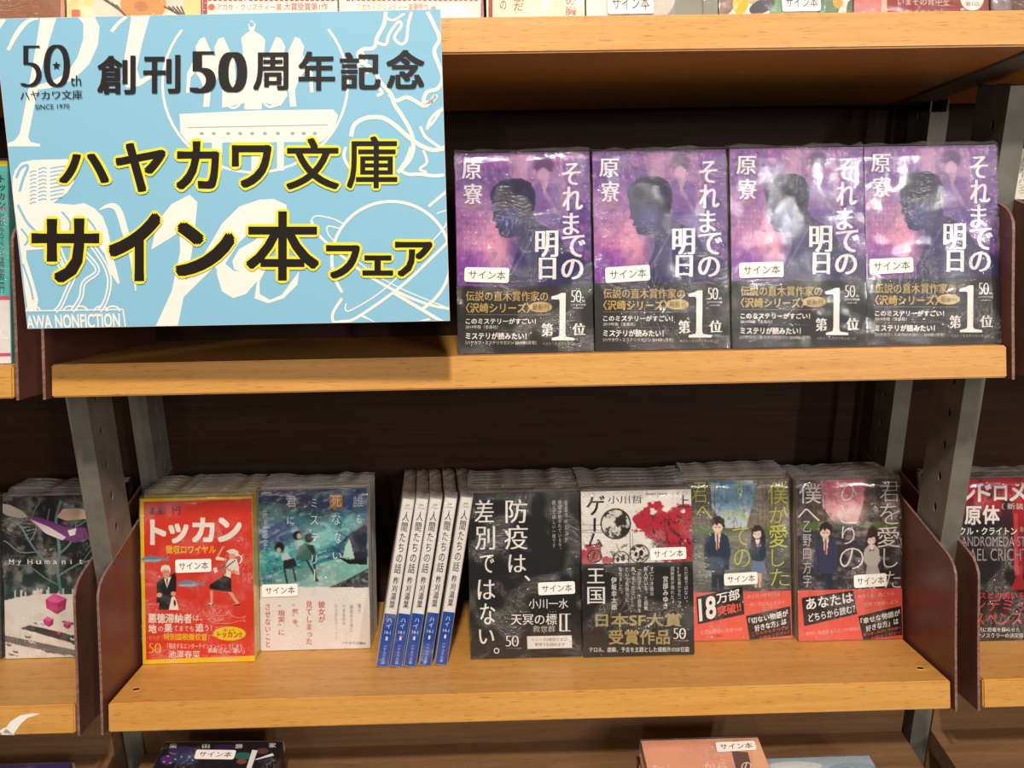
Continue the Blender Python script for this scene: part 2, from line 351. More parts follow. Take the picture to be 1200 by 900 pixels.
# ================================================================== structure of the bookcase
FL = MB(); FL.box(-1.6, 2.4, -1.6, 1.0, -.02, 0, M['deck']); tag(FL.build('floor'), kind='structure')
b = MB(); b.box(-.80, 1.56, .199, .212, ZW-.50, ZW+.60, M['walnut']); tag(b.build('wall_back'), kind='structure')
ZD = ZW-.427
def upright(x0, y0, dep, label, grp):
    top = ZW+.2495-.0261-.2733*(y0+dep)-.0022
    x1 = x0+.0174; y1 = y0+dep; yh = y0+.016 if dep > .04 else y0+.0195; st, dk = M['steel'], M['hole_shade']
    t = empty('shelf_upright'); t.location = (x0, y0, 0); tag(t, label, 'upright', grp)
    b = MB(); X = x1-x0; Y = dep; hz = [ZW-.0902-.0317*k for k in range(-8, 12)]; p = .0317
    ztop, zbot = max(hz)+p/2, min(hz)-p/2
    # front face, rear lip, and perforated side faces
    b.box(0, X, 0, .0016, 0, top, st)
    for xs in (0, X):
        sg = 1 if xs == 0 else -1
        for (z0, z1) in ((0, zbot), (ztop, top)): b.box(min(xs, xs+sg*.0016), max(xs, xs+sg*.0016), .0016, Y, z0, z1, st)
        for zc in hz:
            n = 16; ring = [(yh-y0+.0026*math.cos(2*math.pi*i/n), zc+.0046*math.sin(2*math.pi*i/n)) for i in range(n)]
            out = []
            for i in range(n):
                c, s_ = math.cos(2*math.pi*i/n), math.sin(2*math.pi*i/n); k = 1/max(abs(c), abs(s_)); u, v = c*k, s_*k
                yy = (yh-y0)+(u*(Y-(yh-y0)) if u > 0 else u*(yh-y0-.0016)); out.append((yy, zc+v*p/2))
            vs = [(xs, *q) for q in out]+[(xs, *q) for q in ring]+[(xs+sg*.0016, *q) for q in ring]+[(xs+sg*.004, *q) for q in ring]
            b.add(vs, [(i, (i+1) % n, n+(i+1) % n, n+i) for i in range(n)], st)
            b.add(vs, [(n+i, n+(i+1) % n, 2*n+(i+1) % n, 2*n+i) for i in range(n)], st)
            b.add(vs, [list(range(3*n, 4*n))]+[(2*n+i, 2*n+(i+1) % n, 3*n+(i+1) % n, 3*n+i) for i in range(n)], dk)  # shallow cap, the shade of the channel's interior put into its colour
    b.build('perforated_channel', t)
    f = MB(); f.box(0, X, -.004, Y+.004, 0, .004, st); f.build('foot_plate', t)
    return t
upright(-.0233, .0526, .0421, 'grey perforated steel upright in front at the left end of the centre bay', 'steel uprights')
upright(.7451, .0526, .0421, 'grey perforated steel upright in front at the right end of the centre bay', 'steel uprights')
upright(-.0233, .1605, .0370, 'grey perforated steel upright at the back, left end of the centre bay', 'steel uprights')
upright(.7451, .1605, .0370, 'grey perforated steel upright at the back, right end of the centre bay', 'steel uprights')
PL = [(-.001, -T-.0012), (-.002, .03), (-.0045, .090), (-.0043, .0965), (-.0015, .1025), (.003, .1072), (.009, .1105), (.060, .1290), (.190, .1760), (.200, .1740), (.202, .165), (.202, -T-.0012)]
def shelf(k, x0, x1, label, plates=(1, 1), screws=False):
    t = empty('shelf_board'); place(t, k, x0, 0); tag(t, label, 'shelf', 'beech shelf boards')
    b = MB(); b.box(0, x1-x0, 0, .199, -T, 0, M['beech']); b.build('board', t, .0012)
    for side, (a, c) in enumerate(((-.0058, -.0036), (x1-x0+.0028, x1-x0+.0050))):
        if plates[side]:
            p = MB(); p.prism(PL, a, c, M['plate'], 'x', M['edge']); p.build('side_plate', t)
    if screws:
        for xx in (.0145, x1-x0-.0145):
            s_ = MB(); n = 14
            rg = lambda r, z: [(xx+r*1.3*math.cos(2*math.pi*i/n), .023+r*math.sin(2*math.pi*i/n), z) for i in range(n)]
            vs = rg(.0034, .00005)+rg(.0030, .0005)+rg(.0024, .0001)
            s_.add(vs, [(i, (i+1) % n, n+(i+1) % n, n+i) for i in range(n)]+[(n+i, n+(i+1) % n, 2*n+(i+1) % n, 2*n+i) for i in range(n)], M['beech'])
            s_.add(vs, [list(range(2*n, 3*n))], M['hole_shade']); s_.build('screw_hole', t)  # closed disc coloured as dark as a shaded screw hole
    return t
nm = {2: 'top', 0: 'middle', 1: 'lower'}
for k in (2, 0, 1):
    if k == 2:
        tb = shelf(2, -PITCH, PITCH+W, 'long beech veneer top shelf board above the purple paperbacks', (0, 0))
        for xb in (-.0080, .7205):
            b = MB(); b.box(PITCH+xb, PITCH+xb+.0285, .004, .196, -T-.0020, -T, M['steel']); b.build('support_bar', tb)
        continue
    shelf(k, 0, W, 'beech veneer shelf board in the centre bay, %s row' % nm[k], (1, 1), k == 1)
    lf = shelf(k, -PITCH, -PITCH+W, 'beech veneer shelf board of the left neighbouring bay, %s row' % nm[k])
    shelf(k, PITCH, PITCH+W, 'beech veneer shelf board of the right neighbouring bay, %s row' % nm[k])
b = MB(); st = [(-.063, -.024), (-.055, -.013), (-.047, -.008), (-.036, -.0065), (-.030, -.0072), (-.040, -.010), (-.046, -.015), (-.053, -.0245)]
b.prism([(W+p, q) for p, q in st], -.0004, .0001, M['white'], 'y')
b.prism([(W+p, q) for p, q in ((-.066, -.0215), (-.060, -.018), (-.055, -.022), (-.052, -.0247), (-.058, -.0235))], -.0004, .0001, M['white'], 'y')
tr = b.build('tape_residue', lf)
for (x0, x1, nme) in ((-.0055, .7365, 'centre bay'), (-.800, -.0360, 'left neighbouring bay'), (.7660, 1.52, 'right neighbouring bay')):
    t = empty('display_plinth'); t.location = (x0, .055, 0); tag(t, 'low brown display plinth under the shelves of the '+nme, 'plinth', 'display plinths')
    b = MB(); b.box(0, x1-x0, -.275, 0, ZD-.02, ZD, M['deck']); b.build('top_board', t)
    b = MB(); b.box(.0, x1-x0, -.265, -.245, 0, ZD-.02, M['deck']); b.build('front_panel', t)
    b = MB(); b.box(0, x1-x0, 0, .016, 0, ZW-.3645, M['deck']); b.build('rear_panel', t)
# ================================================================== books
def film(w_, h_, th, seed, nx=12, nz=16, amp=.0005, top=.0022, sides=True):
    r = np.random.RandomState(seed); b = MB(); xa = np.linspace(-.0006, w_+.0006, nx); za = np.linspace(.0004, h_+.0006, nz)
    X, Z = np.meshgrid(xa, za); f = noise2(X*100+seed*7+500, Z*100+300, 2.2, seed, 3); Y = -.0009-amp*(f-.3)
    vs = [(X[j, i], Y[j, i], Z[j, i]) for j in range(nz) for i in range(nx)]
    b.add(vs, [(j*nx+i, j*nx+i+1, (j+1)*nx+i+1, (j+1)*nx+i) for j in range(nz-1) for i in range(nx-1)], M['film'], True)
    ny = 4; vt = []
    for j in range(ny):
        yy = Y[-1]+(th+.0004-Y[-1])*j/(ny-1)
        for i in range(nx): vt.append((xa[i], yy[i], h_+.0006+(top*(.35+r.rand()) if 0 < j < ny-1 else (top*.5*r.rand() if j else 0))))
    b.add(vt, [(j*nx+i, j*nx+i+1, (j+1)*nx+i+1, (j+1)*nx+i) for j in range(ny-1) for i in range(nx-1)], M['film_top'])
    for xs in (-.0006, w_+.0006): b.add([(xs, -.0009, .0004), (xs, th, .0004), (xs, th, h_+.0006), (xs, -.0009, h_+.0006)], [(0, 1, 2, 3)], M['film'])
    return b
def bookbody(t, w_, h_, th, cm, fseed=1, wrap=True, top=.0022):
    c = .0004; b = MB()
    b.prism([(0, 0), (w_-.0008, 0), (w_, .0008), (w_, th-.0008), (w_-.0008, th), (0, th), (0, th-c), (w_-.001, th-c), (w_-c, th-.0011), (w_-c, .0011), (w_-.001, c), (0, c)], 0, h_, cm, 'z')
    cv = b.build('cover', t)
    b = MB(); b.box(.0008, w_-.0014, c, th-c, .0008, h_-.0010, M['pages']); b.build('page_block', t)
    if wrap: film(w_, h_, th, fseed, top=top).build('shrink_wrap', t)
    return cv
ORD = ['front', 'second', 'third', 'fourth', 'fifth', 'sixth', 'seventh', 'eighth']
def sticker(t, art, quad, text, h=None, lay=.0017):
    """white rounded label stuck on the wrap; quad in the art's frame"""
    q = art.loc(quad); TL, TR, BR, BL = [np.array(v) for v in q]; pts = []
    for c, a, bb in ((TL, BL, TR), (TR, TL, BR), (BR, TR, BL), (BL, BR, TL)):
        ua = (a-c)/np.linalg.norm(a-c); ub = (bb-c)/np.linalg.norm(bb-c); r = .0018
        for an in np.linspace(0, math.pi/2, 5): pts.append(c+ua*r*(1-math.sin(an))+ub*r*(1-math.cos(an)))
    b = MB(); b.prism([tuple(v) for v in pts], -lay, -lay+.00015, cmat('f6efe8', .45), 'y'); s_ = b.build('sticker', t); s_['label'] = 'white rounded sticker with dark lettering'
    A = Art([(0, 0), (1, 0), (1, 1), (0, 1)], 1, 1, 0, clip=False); A.loc = lambda p: np.atleast_2d(p)
    def bil(u, v): return TL*(1-u)*(1-v)+TR*u*(1-v)+BR*u*v+BL*(1-u)*v
    Q = [bil(.10, .20), bil(.92, .20), bil(.92, .80), bil(.10, .80)]
    A.y0 = 0; A.text(text, Q, '4a3f3a', .004, lay+.00012)
    link('lettering', A.mesh('sticker_lettering'), s_)
def front_book(key, name_label, grp, k, x, d, w_, h_, th, cm, fseed, yaw=0, nn=.0004, category='book', top=.0022):
    t = empty('paperback_book'); place(t, k, x, d, nn, yaw); tag(t, name_label, category, grp)
    cv = bookbody(t, w_, h_, th, cm, fseed, top=top)
    return t, cv
def stack_behind(desc, grp, k, x, d, w_, h_, th, cm, n, dx=0., seed=0, hv=0.):
    r = random.Random(seed); proto = None
    for i in range(1, n):
        xx = x+dx*i/(n-1)+r.uniform(-.0006, .0006); dd = d+th*1.03*i+r.uniform(0, .0003); lab = '%s book from the front in the %s' % (ORD[i], desc)
        if proto is None:
            t = empty('paperback_book'); bookbody(t, w_, h_, th-.0012, cm, seed+3, top=.0035); proto = t
        else: t = copy_tree(proto)
        place(t, k, xx, dd+.0009, .0004+(r.uniform(-.0, hv) if hv else 0)); tag(t, lab, 'book', grp)
# ================================================================== middle row: four purple paperbacks
def art_obj(A, name, parent): return link(name, A.mesh(name), parent)
PC = [(10, 80), (550, 72), (572, 865), (28, 878)]
def fpts(pts, ox, oy, s): return [(ox+x/s, oy+y/s) for x, y in pts]
def band(t, A, z1, th, hexc, w_):
    b = MB(); b.prism([(-.0002, -.0003), (w_+.0002, -.0003), (w_+.0002, th+.0003), (w_-.0001, th+.0003), (w_-.0001, -.0001), (-.0002, -.0001)], .0006, z1, cmat(hexc, .42), 'z')
    o = b.build('paper_band', t); return o
def draw50(A, x0, y0, x1, y1, col, lay=.0003, star=True, sub=None, subcol=None):
    w5 = (x1-x0)
    A.text('5', (x0, y0, x0+w5*.42, y1), col, -.025, lay, .022); A.text('0', (x0+w5*.47, y0, x1, y1), col, -.025, lay, .022)
    if star:
        cx, cy, r = x0+w5*.735, (y0+y1)/2, w5*.09
        A.poly([(cx+(r if i % 2 == 0 else r*.4)*math.sin(math.pi*i/5), cy-(r if i % 2 == 0 else r*.4)*math.cos(math.pi*i/5)) for i in range(10)], col, lay)
PW, PH = .1062, .158
def purple_paint(c):
    c.fill('6d4a86')
    c.vgrad(80, '7a5596', 620, '54388a')
    c.noise(60, 3, 'a063a8', .4, .8, .8); c.noise(25, 5, '402a63', .5, .8, .7)
    c.poly([(215, 85), (435, 85), (470, 330), (330, 350), (240, 190)], 'b385ad', .55)
    c.poly([(245, 85), (300, 85), (300, 200), (250, 190)], 'c690b4', .5)
    c.blob(110, 420, 130, 150, 'd080b4', .95, 1.1); c.blob(170, 470, 60, 90, 'e8a0b8', .8, 1.2); c.blob(60, 540, 90, 70, '8a44a8', .9, 1)
    c.noise(9, 8, 'f0b0c8', .60, .75, .45, 1, .6); c.blob(75, 300, 60, 110, '8f5fa0', .6, 1)
    for i in range(9):
        for j in range(7): c.blob(50+i*16, 325+j*22, 3.4, 4, 'f4c0d2', .35 if (i*7+j*3) % 4 else .75, .8)
    # distant woman in kimono
    c.blob(368, 128, 40, 34, '5b3a6a', .85, .35); c.blob(366, 165, 24, 28, 'c396b6', .9, .3)
    c.poly([(330, 205), (352, 190), (385, 190), (425, 215), (440, 330), (410, 360), (345, 350), (320, 250)], '7d5a9c', .8)
    c.poly([(355, 192), (372, 240), (388, 192)], 'c9a3bd', .8); c.line(372, 235, 430, 330, 16, 'c09abd', .6); c.rect(330, 320, 430, 350, '4f3f90', .6)
    # man, head and shoulders in profile looking down left
    man = [(232, 608), (228, 560), (246, 515), (262, 470), (266, 430), (262, 405), (232, 414), (205, 412), (190, 400), (186, 382), (176, 372), (178, 352), (160, 345), (166, 325), (160, 300), (158, 270), (150, 245), (162, 215), (190, 190), (235, 178), (280, 180), (318, 198), (335, 235), (335, 280), (328, 320), (340, 350), (395, 378), (440, 420), (470, 470), (560, 520), (575, 608)]
    c.poly(man, '343058'); c.poly([(172, 250), (190, 200), (240, 184), (300, 190), (330, 240), (325, 300), (290, 320), (255, 290), (225, 300), (205, 270)], '27243f', .9)
    c.blob(235, 350, 42, 50, '3f4692', .7, .9); c.blob(300, 470, 60, 90, '3a3572', .6, 1); c.blob(430, 540, 110, 60, '2c2c56', .7, 1)
    c.line(240, 560, 330, 400, 5, '8a6a9e', .7); c.noise(16, 21, '453c74', .5, .8, .35)
    c.rect(-50, 606, 700, 1000, '2b2826')
PURP = None
stk_q = [[(52, 530), (232, 533), (229, 593), (50, 588)], [(63, 542), (243, 530), (246, 592), (65, 604)], [(48, 533), (228, 527), (231, 588), (50, 594)], [(30, 528), (208, 520), (212, 580), (32, 590)]]
px = [.3110, .4194, .5275, .6346]; pd = [.0120, .0130, .0105, .0110]
plab = ['leftmost of four purple paperbacks with a man in profile, next to the sign', 'second from left of four purple paperbacks with a man in profile', 'third from left of four purple paperbacks with a man in profile', 'rightmost of four purple paperbacks with a man in profile']
for i in range(4):
    t, cv = front_book('p', plab[i], 'purple paperbacks on the middle shelf', 0, px[i], pd[i], PW, PH, .0145, cmat('4a3668'), 40+i, top=.003)
    if PURP is None:
        C_ = [(530+x/3.461, 160+y/3.461) for x, y in PC]
        A = Art(C_, PW, PH).frame(530, 160, 3.461); A.raster(purple_paint, .0002, PW-.0002, .0002, PH-.0002, 120, 176)
        Lt = Art(C_, PW, PH, -.0001).frame(530, 160, 3.461)
        Lt.text('原', (38, 110, 118, 182), 'e9dfe4', .012, serif=.012); Lt.text('寮', (45, 200, 122, 280), 'e9dfe4', .012, serif=.012)
        Lt.text('HARA RYO', (46, 286, 112, 297), 'c8a85a', 0)
        AU = Lt; Lt = Art(C_, PW, PH, -.0001).frame(530, 160, 3.461)
        for ch, bx in (('そ', (442, 118, 515, 205)), ('れ', (442, 212, 525, 305)), ('ま', (445, 315, 512, 402)), ('で', (442, 402, 538, 490)), ('の', (440, 497, 530, 578))): Lt.text(ch, bx, 'efe6ee', .006, serif=.022)
        Lt.text('明', (335, 385, 428, 490), 'f4eef2', .006, serif=.026); Lt.text('日', (350, 492, 420, 578), 'f4eef2', .004, serif=.03)
        Bd = Art(C_, PW, PH, -.0003).frame(530, 160, 3.461); g_ = 'c9a95e'; wt = 'efe9e2'
        Bd.text('伝説の直木賞作家の', (57, 625, 388, 665), g_, 0, serif=.012); Bd.text('〈沢崎シリーズ〉', (57, 672, 318, 712), g_, .02)
        Bd.ell(358, 688, 47, 21, g_); Bd.text('最新刊', (325, 676, 392, 701), '4a3a22', .01)
        Bd.line([(57, 719), (400, 719)], 1.6, '8a8274'); Bd.text('このミステリーがすごい！', (57, 733, 340, 756), wt, .03); Bd.text('2019年版（宝島社）', (57, 761, 187, 775), wt, 0)
        Bd.line([(57, 780), (340, 780)], 1.2, '6a6258'); Bd.text('ミステリが読みたい！', (57, 790, 303, 818), wt, .03); Bd.text('（ハヤカワ・ミステリマガジン 2019年1月号）', (57, 823, 342, 838), wt, 0)
        Bd.text('第', (362, 752, 410, 804), wt, .008, serif=.03); Bd.text('位', (487, 752, 540, 800), wt, .008, serif=.03)
        Bd.poly([(402, 646), (425, 640), (441, 632), (459, 632), (459, 795), (463, 806), (496, 811), (496, 820), (405, 820), (405, 811), (432, 805), (435, 795), (435, 664), (432, 657), (402, 657)], 'f6f1ec', .0003)
        draw50(Bd, 480, 622, 522, 668, wt); Bd.text('th', (525, 658, 537, 668), wt, 0); Bd.text('ハヤカワ文庫', (480, 674, 540, 683), wt, 0); Bd.text('SINCE 1970', (490, 689, 530, 694), wt, 0)
        Bd.text('ベスト・ミステリランキング', (367, 828, 527, 840), 'bfb8ae', 0)
        PURP = (A.mesh('cover_artwork'), AU.mesh('author_lettering'), Lt.mesh('title_lettering'), Bd.mesh('band_lettering'))
    link('cover_artwork', PURP[0], cv); link('author_lettering', PURP[1], cv); link('title_lettering', PURP[2], cv)
    zb = PH*(872-607)/(872-76); bo = band(t, None, zb, .0145, '2c2927', PW); link('band_lettering', PURP[3], bo)
    sticker(t, A, stk_q[i], 'サイン本')
# ================================================================== lower row
def std(key, desc, lab, x, d, w_, th, n, cover_hex, C_, fr, painter, dx=0., nx=128, nz=190, seed=1, k=1, yaw=0, bandz=None, bandhex=None, hv=.0008):
    grp = desc; t, cv = front_book(key, lab, desc, k, x, d, w_, PH, th, cmat(cover_hex), seed*5+2, yaw)
    A = Art(C_, w_, PH).frame(*fr)
    if painter: A.raster(painter, .0002, w_-.0002, .0002, PH-.0002, nx, nz)
    L_ = Art(C_, w_, PH, -.0001).frame(*fr)
    B_ = None; bo = None
    if bandz: bo = band(t, None, bandz, th, bandhex, w_); B_ = Art(C_, w_, PH, -.0003).frame(*fr)
    if n > 1: stack_behind(desc, grp, k, x, d+.0012, w_, PH, th, cmat(cover_hex), n, dx, seed, hv)
    return t, cv, A, L_, bo, B_
def fin(t, cv, A, L_, bo, B_, ln='title_lettering'):
    if A.v: art_obj(A, 'cover_artwork', cv)
    if L_.v: art_obj(L_, ln, cv)
    if B_ is not None and B_.v: art_obj(B_, 'band_lettering', bo)
# ---- red
C_ = [(159.7, 585.8), (297, 584), (301.4, 773), (163, 778)]
def red_paint(c):
    c.fill('e0402c'); c.noise(300, 3, 'c8301f', .4, .9, .3)
t, cv, A, L_, bo, B_ = std('red', 'stack of red paperbacks with a yellow border', 'red paperback with yellow border and cartoon figures, front of its stack', .0009, .0683, .1066, .0094, 7, 'd8b81c', C_, (150, 590, 7.5), None, -.003, seed=11)
A.frame(0, 0, 1); A.poly([(150, 575), (320, 575), (320, 790), (150, 790)], 'efc41a', .00004)
A.frame(150, 540, 3.6); A.poly([(52, 178), (540, 168), (556, 815), (62, 838)], 'dd3a28', .00006)
A.frame(150, 590, 7.5); K = '1f1a1a'; SK = 'e2a184'; WH = 'efe2d2'
for (fx, fy, fl) in ((85, 488, 1), (415, 702, 1)):
    A.poly([(fx, fy+8), (fx+20, fy-12), (fx+70, fy-26), (fx+85, fy-40), (fx+100, fy-26), (fx+170, fy-18), (fx+225, fy-4), (fx+262, fy-22), (fx+252, fy+2), (fx+268, fy+20), (fx+225, fy+12), (fx+150, fy+30), (fx+120, fy+42), (fx+110, fy+30), (fx+30, fy+30)], '7d8494', .00012)
    A.poly([(fx+8, fy+14), (fx+60, fy+6), (fx+200, fy+6), (fx+150, fy+26), (fx+40, fy+28)], 'a9adb6', .00014); A.ell(fx+18, fy+4, 4, 4, K, .00016)
A.poly([(230, 690), (298, 652), (315, 646), (345, 642), (398, 608), (413, 650), (410, 775), (385, 795), (352, 932), (247, 932), (255, 872), (228, 872)], K, .00012)
A.poly([(300, 664), (318, 655), (350, 648), (366, 640), (326, 742)], WH, .00014); A.poly([(318, 662), (334, 660), (330, 735), (322, 700)], K, .00016)
A.poly([(284, 590), (296, 575), (345, 578), (352, 610), (346, 640), (322, 668), (300, 655), (288, 625)], SK, .00016)
A.poly([(266, 580), (276, 552), (310, 540), (346, 548), (358, 575), (356, 610), (350, 618), (346, 588), (300, 580), (282, 595), (276, 610)], WH, .00018); A.line([(296, 610), (318, 606)], 4, K, .0002); A.line([(326, 604), (346, 602)], 4, K, .0002); A.line([(306, 634), (330, 630)], 3, '8a3a30', .0002)
A.ell(254, 804, 26, 20, SK, .00016); A.ell(384, 792, 24, 20, SK, .00016)
A.poly([(368, 822), (396, 815), (412, 850), (436, 932), (342, 932)], WH, .00015); A.poly([(385, 850), (400, 845), (412, 880), (400, 905), (388, 890)], K, .00017)
A.poly([(770, 482), (790, 470), (868, 488), (866, 506), (780, 500)], WH, .00014); A.line([(788, 478), (835, 398)], 18, SK, .00013); A.ell(842, 390, 14, 12, SK, .00015)
A.line([(830, 335), (850, 420), (866, 600), (876, 742)], 4, '55504e', .0002); A.line([(760, 255), (835, 345)], 3, K, .0001); A.line([(528, 380), (528, 490)], 2, '8e2018', .0001)
A.poly([(865, 545), (885, 510), (905, 490), (965, 488), (986, 560), (990, 625), (955, 620), (948, 585), (915, 600), (912, 658), (846, 650), (870, 600)], WH, .00014)
A.line([(860, 570), (955, 500)], 10, '4a4040', .00018); A.line([(800, 570), (870, 545)], 9, K, .00015); A.poly([(752, 570), (780, 562), (795, 600), (765, 615)], WH, .00016)
A.line([(865, 565), (930, 605), (980, 605)], 18, SK, .00015); A.ell(925, 465, 30, 28, SK, .00015); A.poly([(870, 425), (900, 410), (940, 405), (980, 425), (985, 465), (962, 470), (945, 445), (905, 445), (880, 432)], WH, .00018)
A.curve([(985, 455), (1010, 480), (1005, 515), (985, 530)], 16, WH, .00014, taper=True); A.line([(1000, 475), (1025, 455)], 6, WH)
A.poly([(850, 632), (915, 655), (921, 777), (820, 765), (716, 745), (722, 712)], K, .00015)
A.poly([(720, 762), (752, 766), (748, 840), (750, 880), (680, 895), (700, 880), (728, 865)], SK, .00012); A.poly([(680, 890), (750, 876), (748, 892), (690, 900)], '7a2a20', .00014)
A.poly([(885, 772), (925, 776), (960, 830), (998, 878), (990, 888), (930, 885), (960, 872)], SK, .00012); A.poly([(935, 885), (1000, 874), (995, 888), (945, 896)], '7a2a20', .00014)
L_.text('高殿', (165, 38, 322, 108), '3a211c', .01); L_.text('円', (378, 35, 450, 108), '3a211c', .01)
for ch, bx in (('ト', (170, 148, 320, 368)), ('ッ', (340, 185, 525, 355)), ('カ', (557, 135, 765, 348)), ('ン', (795, 135, 1010, 345))): L_.text(ch, bx, 'f3e7d8', .05)
L_.text('徴収ロワイヤル', (315, 372, 776, 446), 'f2b822', .035)
L_.frame(150, 690, 7.5)
L_.text('悪徳滞納者', (150, 212, 557, 298), 'f3e2d2', .03); L_.text('は、', (566, 225, 650, 275), 'f3e2d2', 0)
L_.text('地', (152, 308, 228, 385), 'f3e2d2', .03); L_.text('の', (242, 328, 290, 368), 'f3e2d2', 0); L_.text('果', (300, 303, 374, 378), 'f3e2d2', .03); L_.text('てまでも', (388, 320, 575, 366), 'f3e2d2', 0); L_.text('追', (590, 298, 664, 370), 'f3e2d2', .03); L_.text('う！', (674, 312, 740, 362), 'f3e2d2', 0)
L_.text('それが「', (155, 405, 292, 445), 'f0b060', 0); L_.text('特別国税徴収官', (295, 386, 696, 446), 'f4c020', .03); L_.text('」', (700, 388, 716, 430), 'f0b060', 0)
L_.poly([(730, 402), (770, 390), (770, 408)], 'f2cc1c', .0002); L_.ell(903, 384, 148, 61, 'f2cc1c', .0002); L_.text('走って', (848, 340, 952, 368), 'b03020', .01); L_.text('トッカン!!', (790, 366, 1016, 420), 'b03020', .03)
L_.curve([(705, 258), (760, 235), (860, 225), (900, 195), (920, 228), (1000, 248), (1048, 230), (1030, 258), (1050, 280), (1000, 272), (900, 295), (770, 290), (705, 258)], 4, 'eea08c', .0002); L_.ell(760, 258, 7, 6, 'eea08c', .0002); L_.line([(800, 240), (800, 285)], 3, 'eea08c', .0002)
draw50(L_, 155, 475, 270, 560, 'f2c030'); L_.text('ハヤカワ文庫', (158, 572, 290, 585), 'e8a050', 0); L_.text('SINCE 1970', (180, 597, 262, 605), 'e8a050', 0)
L_.text('「徹底するエンターテインメントにしてしまう、', (330, 472, 1036, 520), 'f3e2d2', 0); L_.text('高殿さん、凄い」', (705, 510, 1040, 552), 'f3e2d2', .015); L_.text('池澤春菜', (338, 535, 632, 600), 'f3e2d2', 0, serif=.012); L_.text('（声優・文筆家・本格SF作家など）', (650, 572, 990, 592), 'e89a88', 0)
fin(t, cv, A, L_, bo, B_); sticker(t, A.frame(150, 590, 7.5), [(408, 492), (738, 484), (740, 596), (410, 607)], 'サイン本')
# ---- blue painting
C_ = [(302, 574.7), (432, 572), (436, 759), (303.6, 764.4)]
def blue_paint(c):
    c.vgrad(90, '3c3b5e', 900, '2f8f92'); c.noise(260, 4, '35456f', .4, .7, .8, 1, 1.6)
    c.blob(300, 380, 420, 110, '4a8f88', .7, 1, .05); c.blob(420, 640, 420, 120, '3fa4a4', .8, 1, -.35); c.blob(120, 480, 260, 90, '4d4c84', .7, 1)
    c.blob(300, 220, 300, 80, '37345c', .8, 1); c.blob(760, 430, 330, 90, '55b0b8', .75, 1, -.5); c.blob(600, 560, 200, 60, '8fd0c4', .6, 1, -.4); c.blob(140, 300, 180, 50, '6fae9e', .55, 1); c.blob(850, 220, 200, 90, '4a5a8c', .7, 1)
    c.noise(90, 9, 'b0ddd0', .56, .75, .55, 1, 2.4, -.35); c.noise(60, 14, '232c4c', .56, .75, .5, 1, 2, .3)
    c.poly([(60, 1000), (200, 860), (700, 720), (1000, 700), (1000, 1100), (60, 1100)], '9fd4c0', .7); c.poly([(560, 1000), (830, 880), (1000, 790), (1000, 1100), (560, 1100)], '15171f', .9)
    c.poly([(60, 1000), (560, 860), (640, 740), (240, 830), (60, 930)], '5b8c84', .7); c.noise(50, 19, 'd8efe0', .58, .75, .5, 1, 2, -.3)
    c.line(130, 850, 560, 690, 5, '274a50'); c.line(130, 820, 560, 660, 4, '274a50'); c.line(550, 660, 800, 590, 4, '1f4a48'); c.line(550, 690, 800, 620, 4, '1f4a48')
    for i in range(14): c.line(150+i*44, 845-i*16, 150+i*44, 812-i*16, 3, '274a50')
    for i in range(6): c.line(60+i*22, 700+i*30, 60+i*26, 980, 3, '1c3a40', .8)
    c.poly([(800, 600), (840, 540), (880, 710), (780, 700)], 'b5d6c4'); c.poly([(740, 610), (810, 520), (900, 470), (985, 400), (985, 720), (880, 715), (835, 535)], '24283e'); c.poly([(735, 700), (840, 720), (985, 705), (985, 760), (830, 760)], '10141c')
    c.blob(232, 622, 42, 44, '17141c', 1, .2); c.blob(225, 645, 20, 22, 'c8b8ae', .9, .3); c.poly([(245, 690), (290, 650), (330, 710), (360, 760), (255, 730)], 'b8c8c8'); c.poly([(265, 730), (360, 710), (385, 780), (265, 810)], '1d2028')
    c.blob(385, 520, 38, 38, '1a1820', 1, .2); c.blob(402, 525, 20, 24, 'cdbcaa', .9, .3); c.poly([(385, 560), (430, 560), (430, 620), (390, 640)], '9ccabc'); c.poly([(370, 720), (400, 610), (455, 585), (530, 600), (560, 700), (450, 740)], '3e6a60'); c.poly([(450, 590), (520, 600), (545, 660), (520, 680)], '20303a'); c.blob(485, 540, 36, 40, '1a2028', 1, .3)
    c.line(270, 800, 300, 940, 16, '203038'); c.line(345, 780, 370, 900, 16, '2a3a40'); c.line(470, 730, 560, 900, 18, '1e2c38'); c.line(530, 720, 545, 900, 18, '1e2c38')
    c.rect(-100, 954, 1300, 3000, 'e9e0da')
t, cv, A, L_, bo, B_ = std('blue', 'stack of paperbacks with a blue-green sky painting', 'paperback with blue-green sky painting above a white band, front of its stack', .1077, .0884, .1068, .0086, 5, 'cfc8c4', C_, (295, 555, 7.2), blue_paint, .001, seed=12, bandz=.158*(788-572)/(798-125), bandhex='e9e0da')
L_.frame(150, 540, 3.6); w3 = 'dfe6ea'
L_.text('誰', (955, 148, 1000, 195), w3, -.004); L_.text('も', (970, 222, 992, 262), w3, 0); L_.poly([(855, 143), (910, 141), (910, 197), (856, 199)], 'c98a3c', .0002); L_.text('死', (862, 148, 904, 192), 'f2e6d0', 0)
L_.text('な', (865, 222, 902, 268), w3, 0); L_.text('な', (876, 297, 904, 345), w3, 0); L_.text('い', (868, 384, 906, 412), w3, 0)
for ch, bx in (('ミ', (777, 160, 800, 196)), ('ス', (772, 232, 806, 268)), ('テ', (776, 306, 810, 340)), ('リ', (778, 395, 800, 432)), ('を', (778, 536, 800, 562)), ('君', (668, 150, 712, 195)), ('に', (672, 235, 702, 266))): L_.text(ch, bx, w3, .0)
L_.line([(790, 455), (789, 502)], 4, w3, .0003); L_.text('井上悠宇', (564, 200, 588, 372), 'c3ccd8', 0, vert=True)
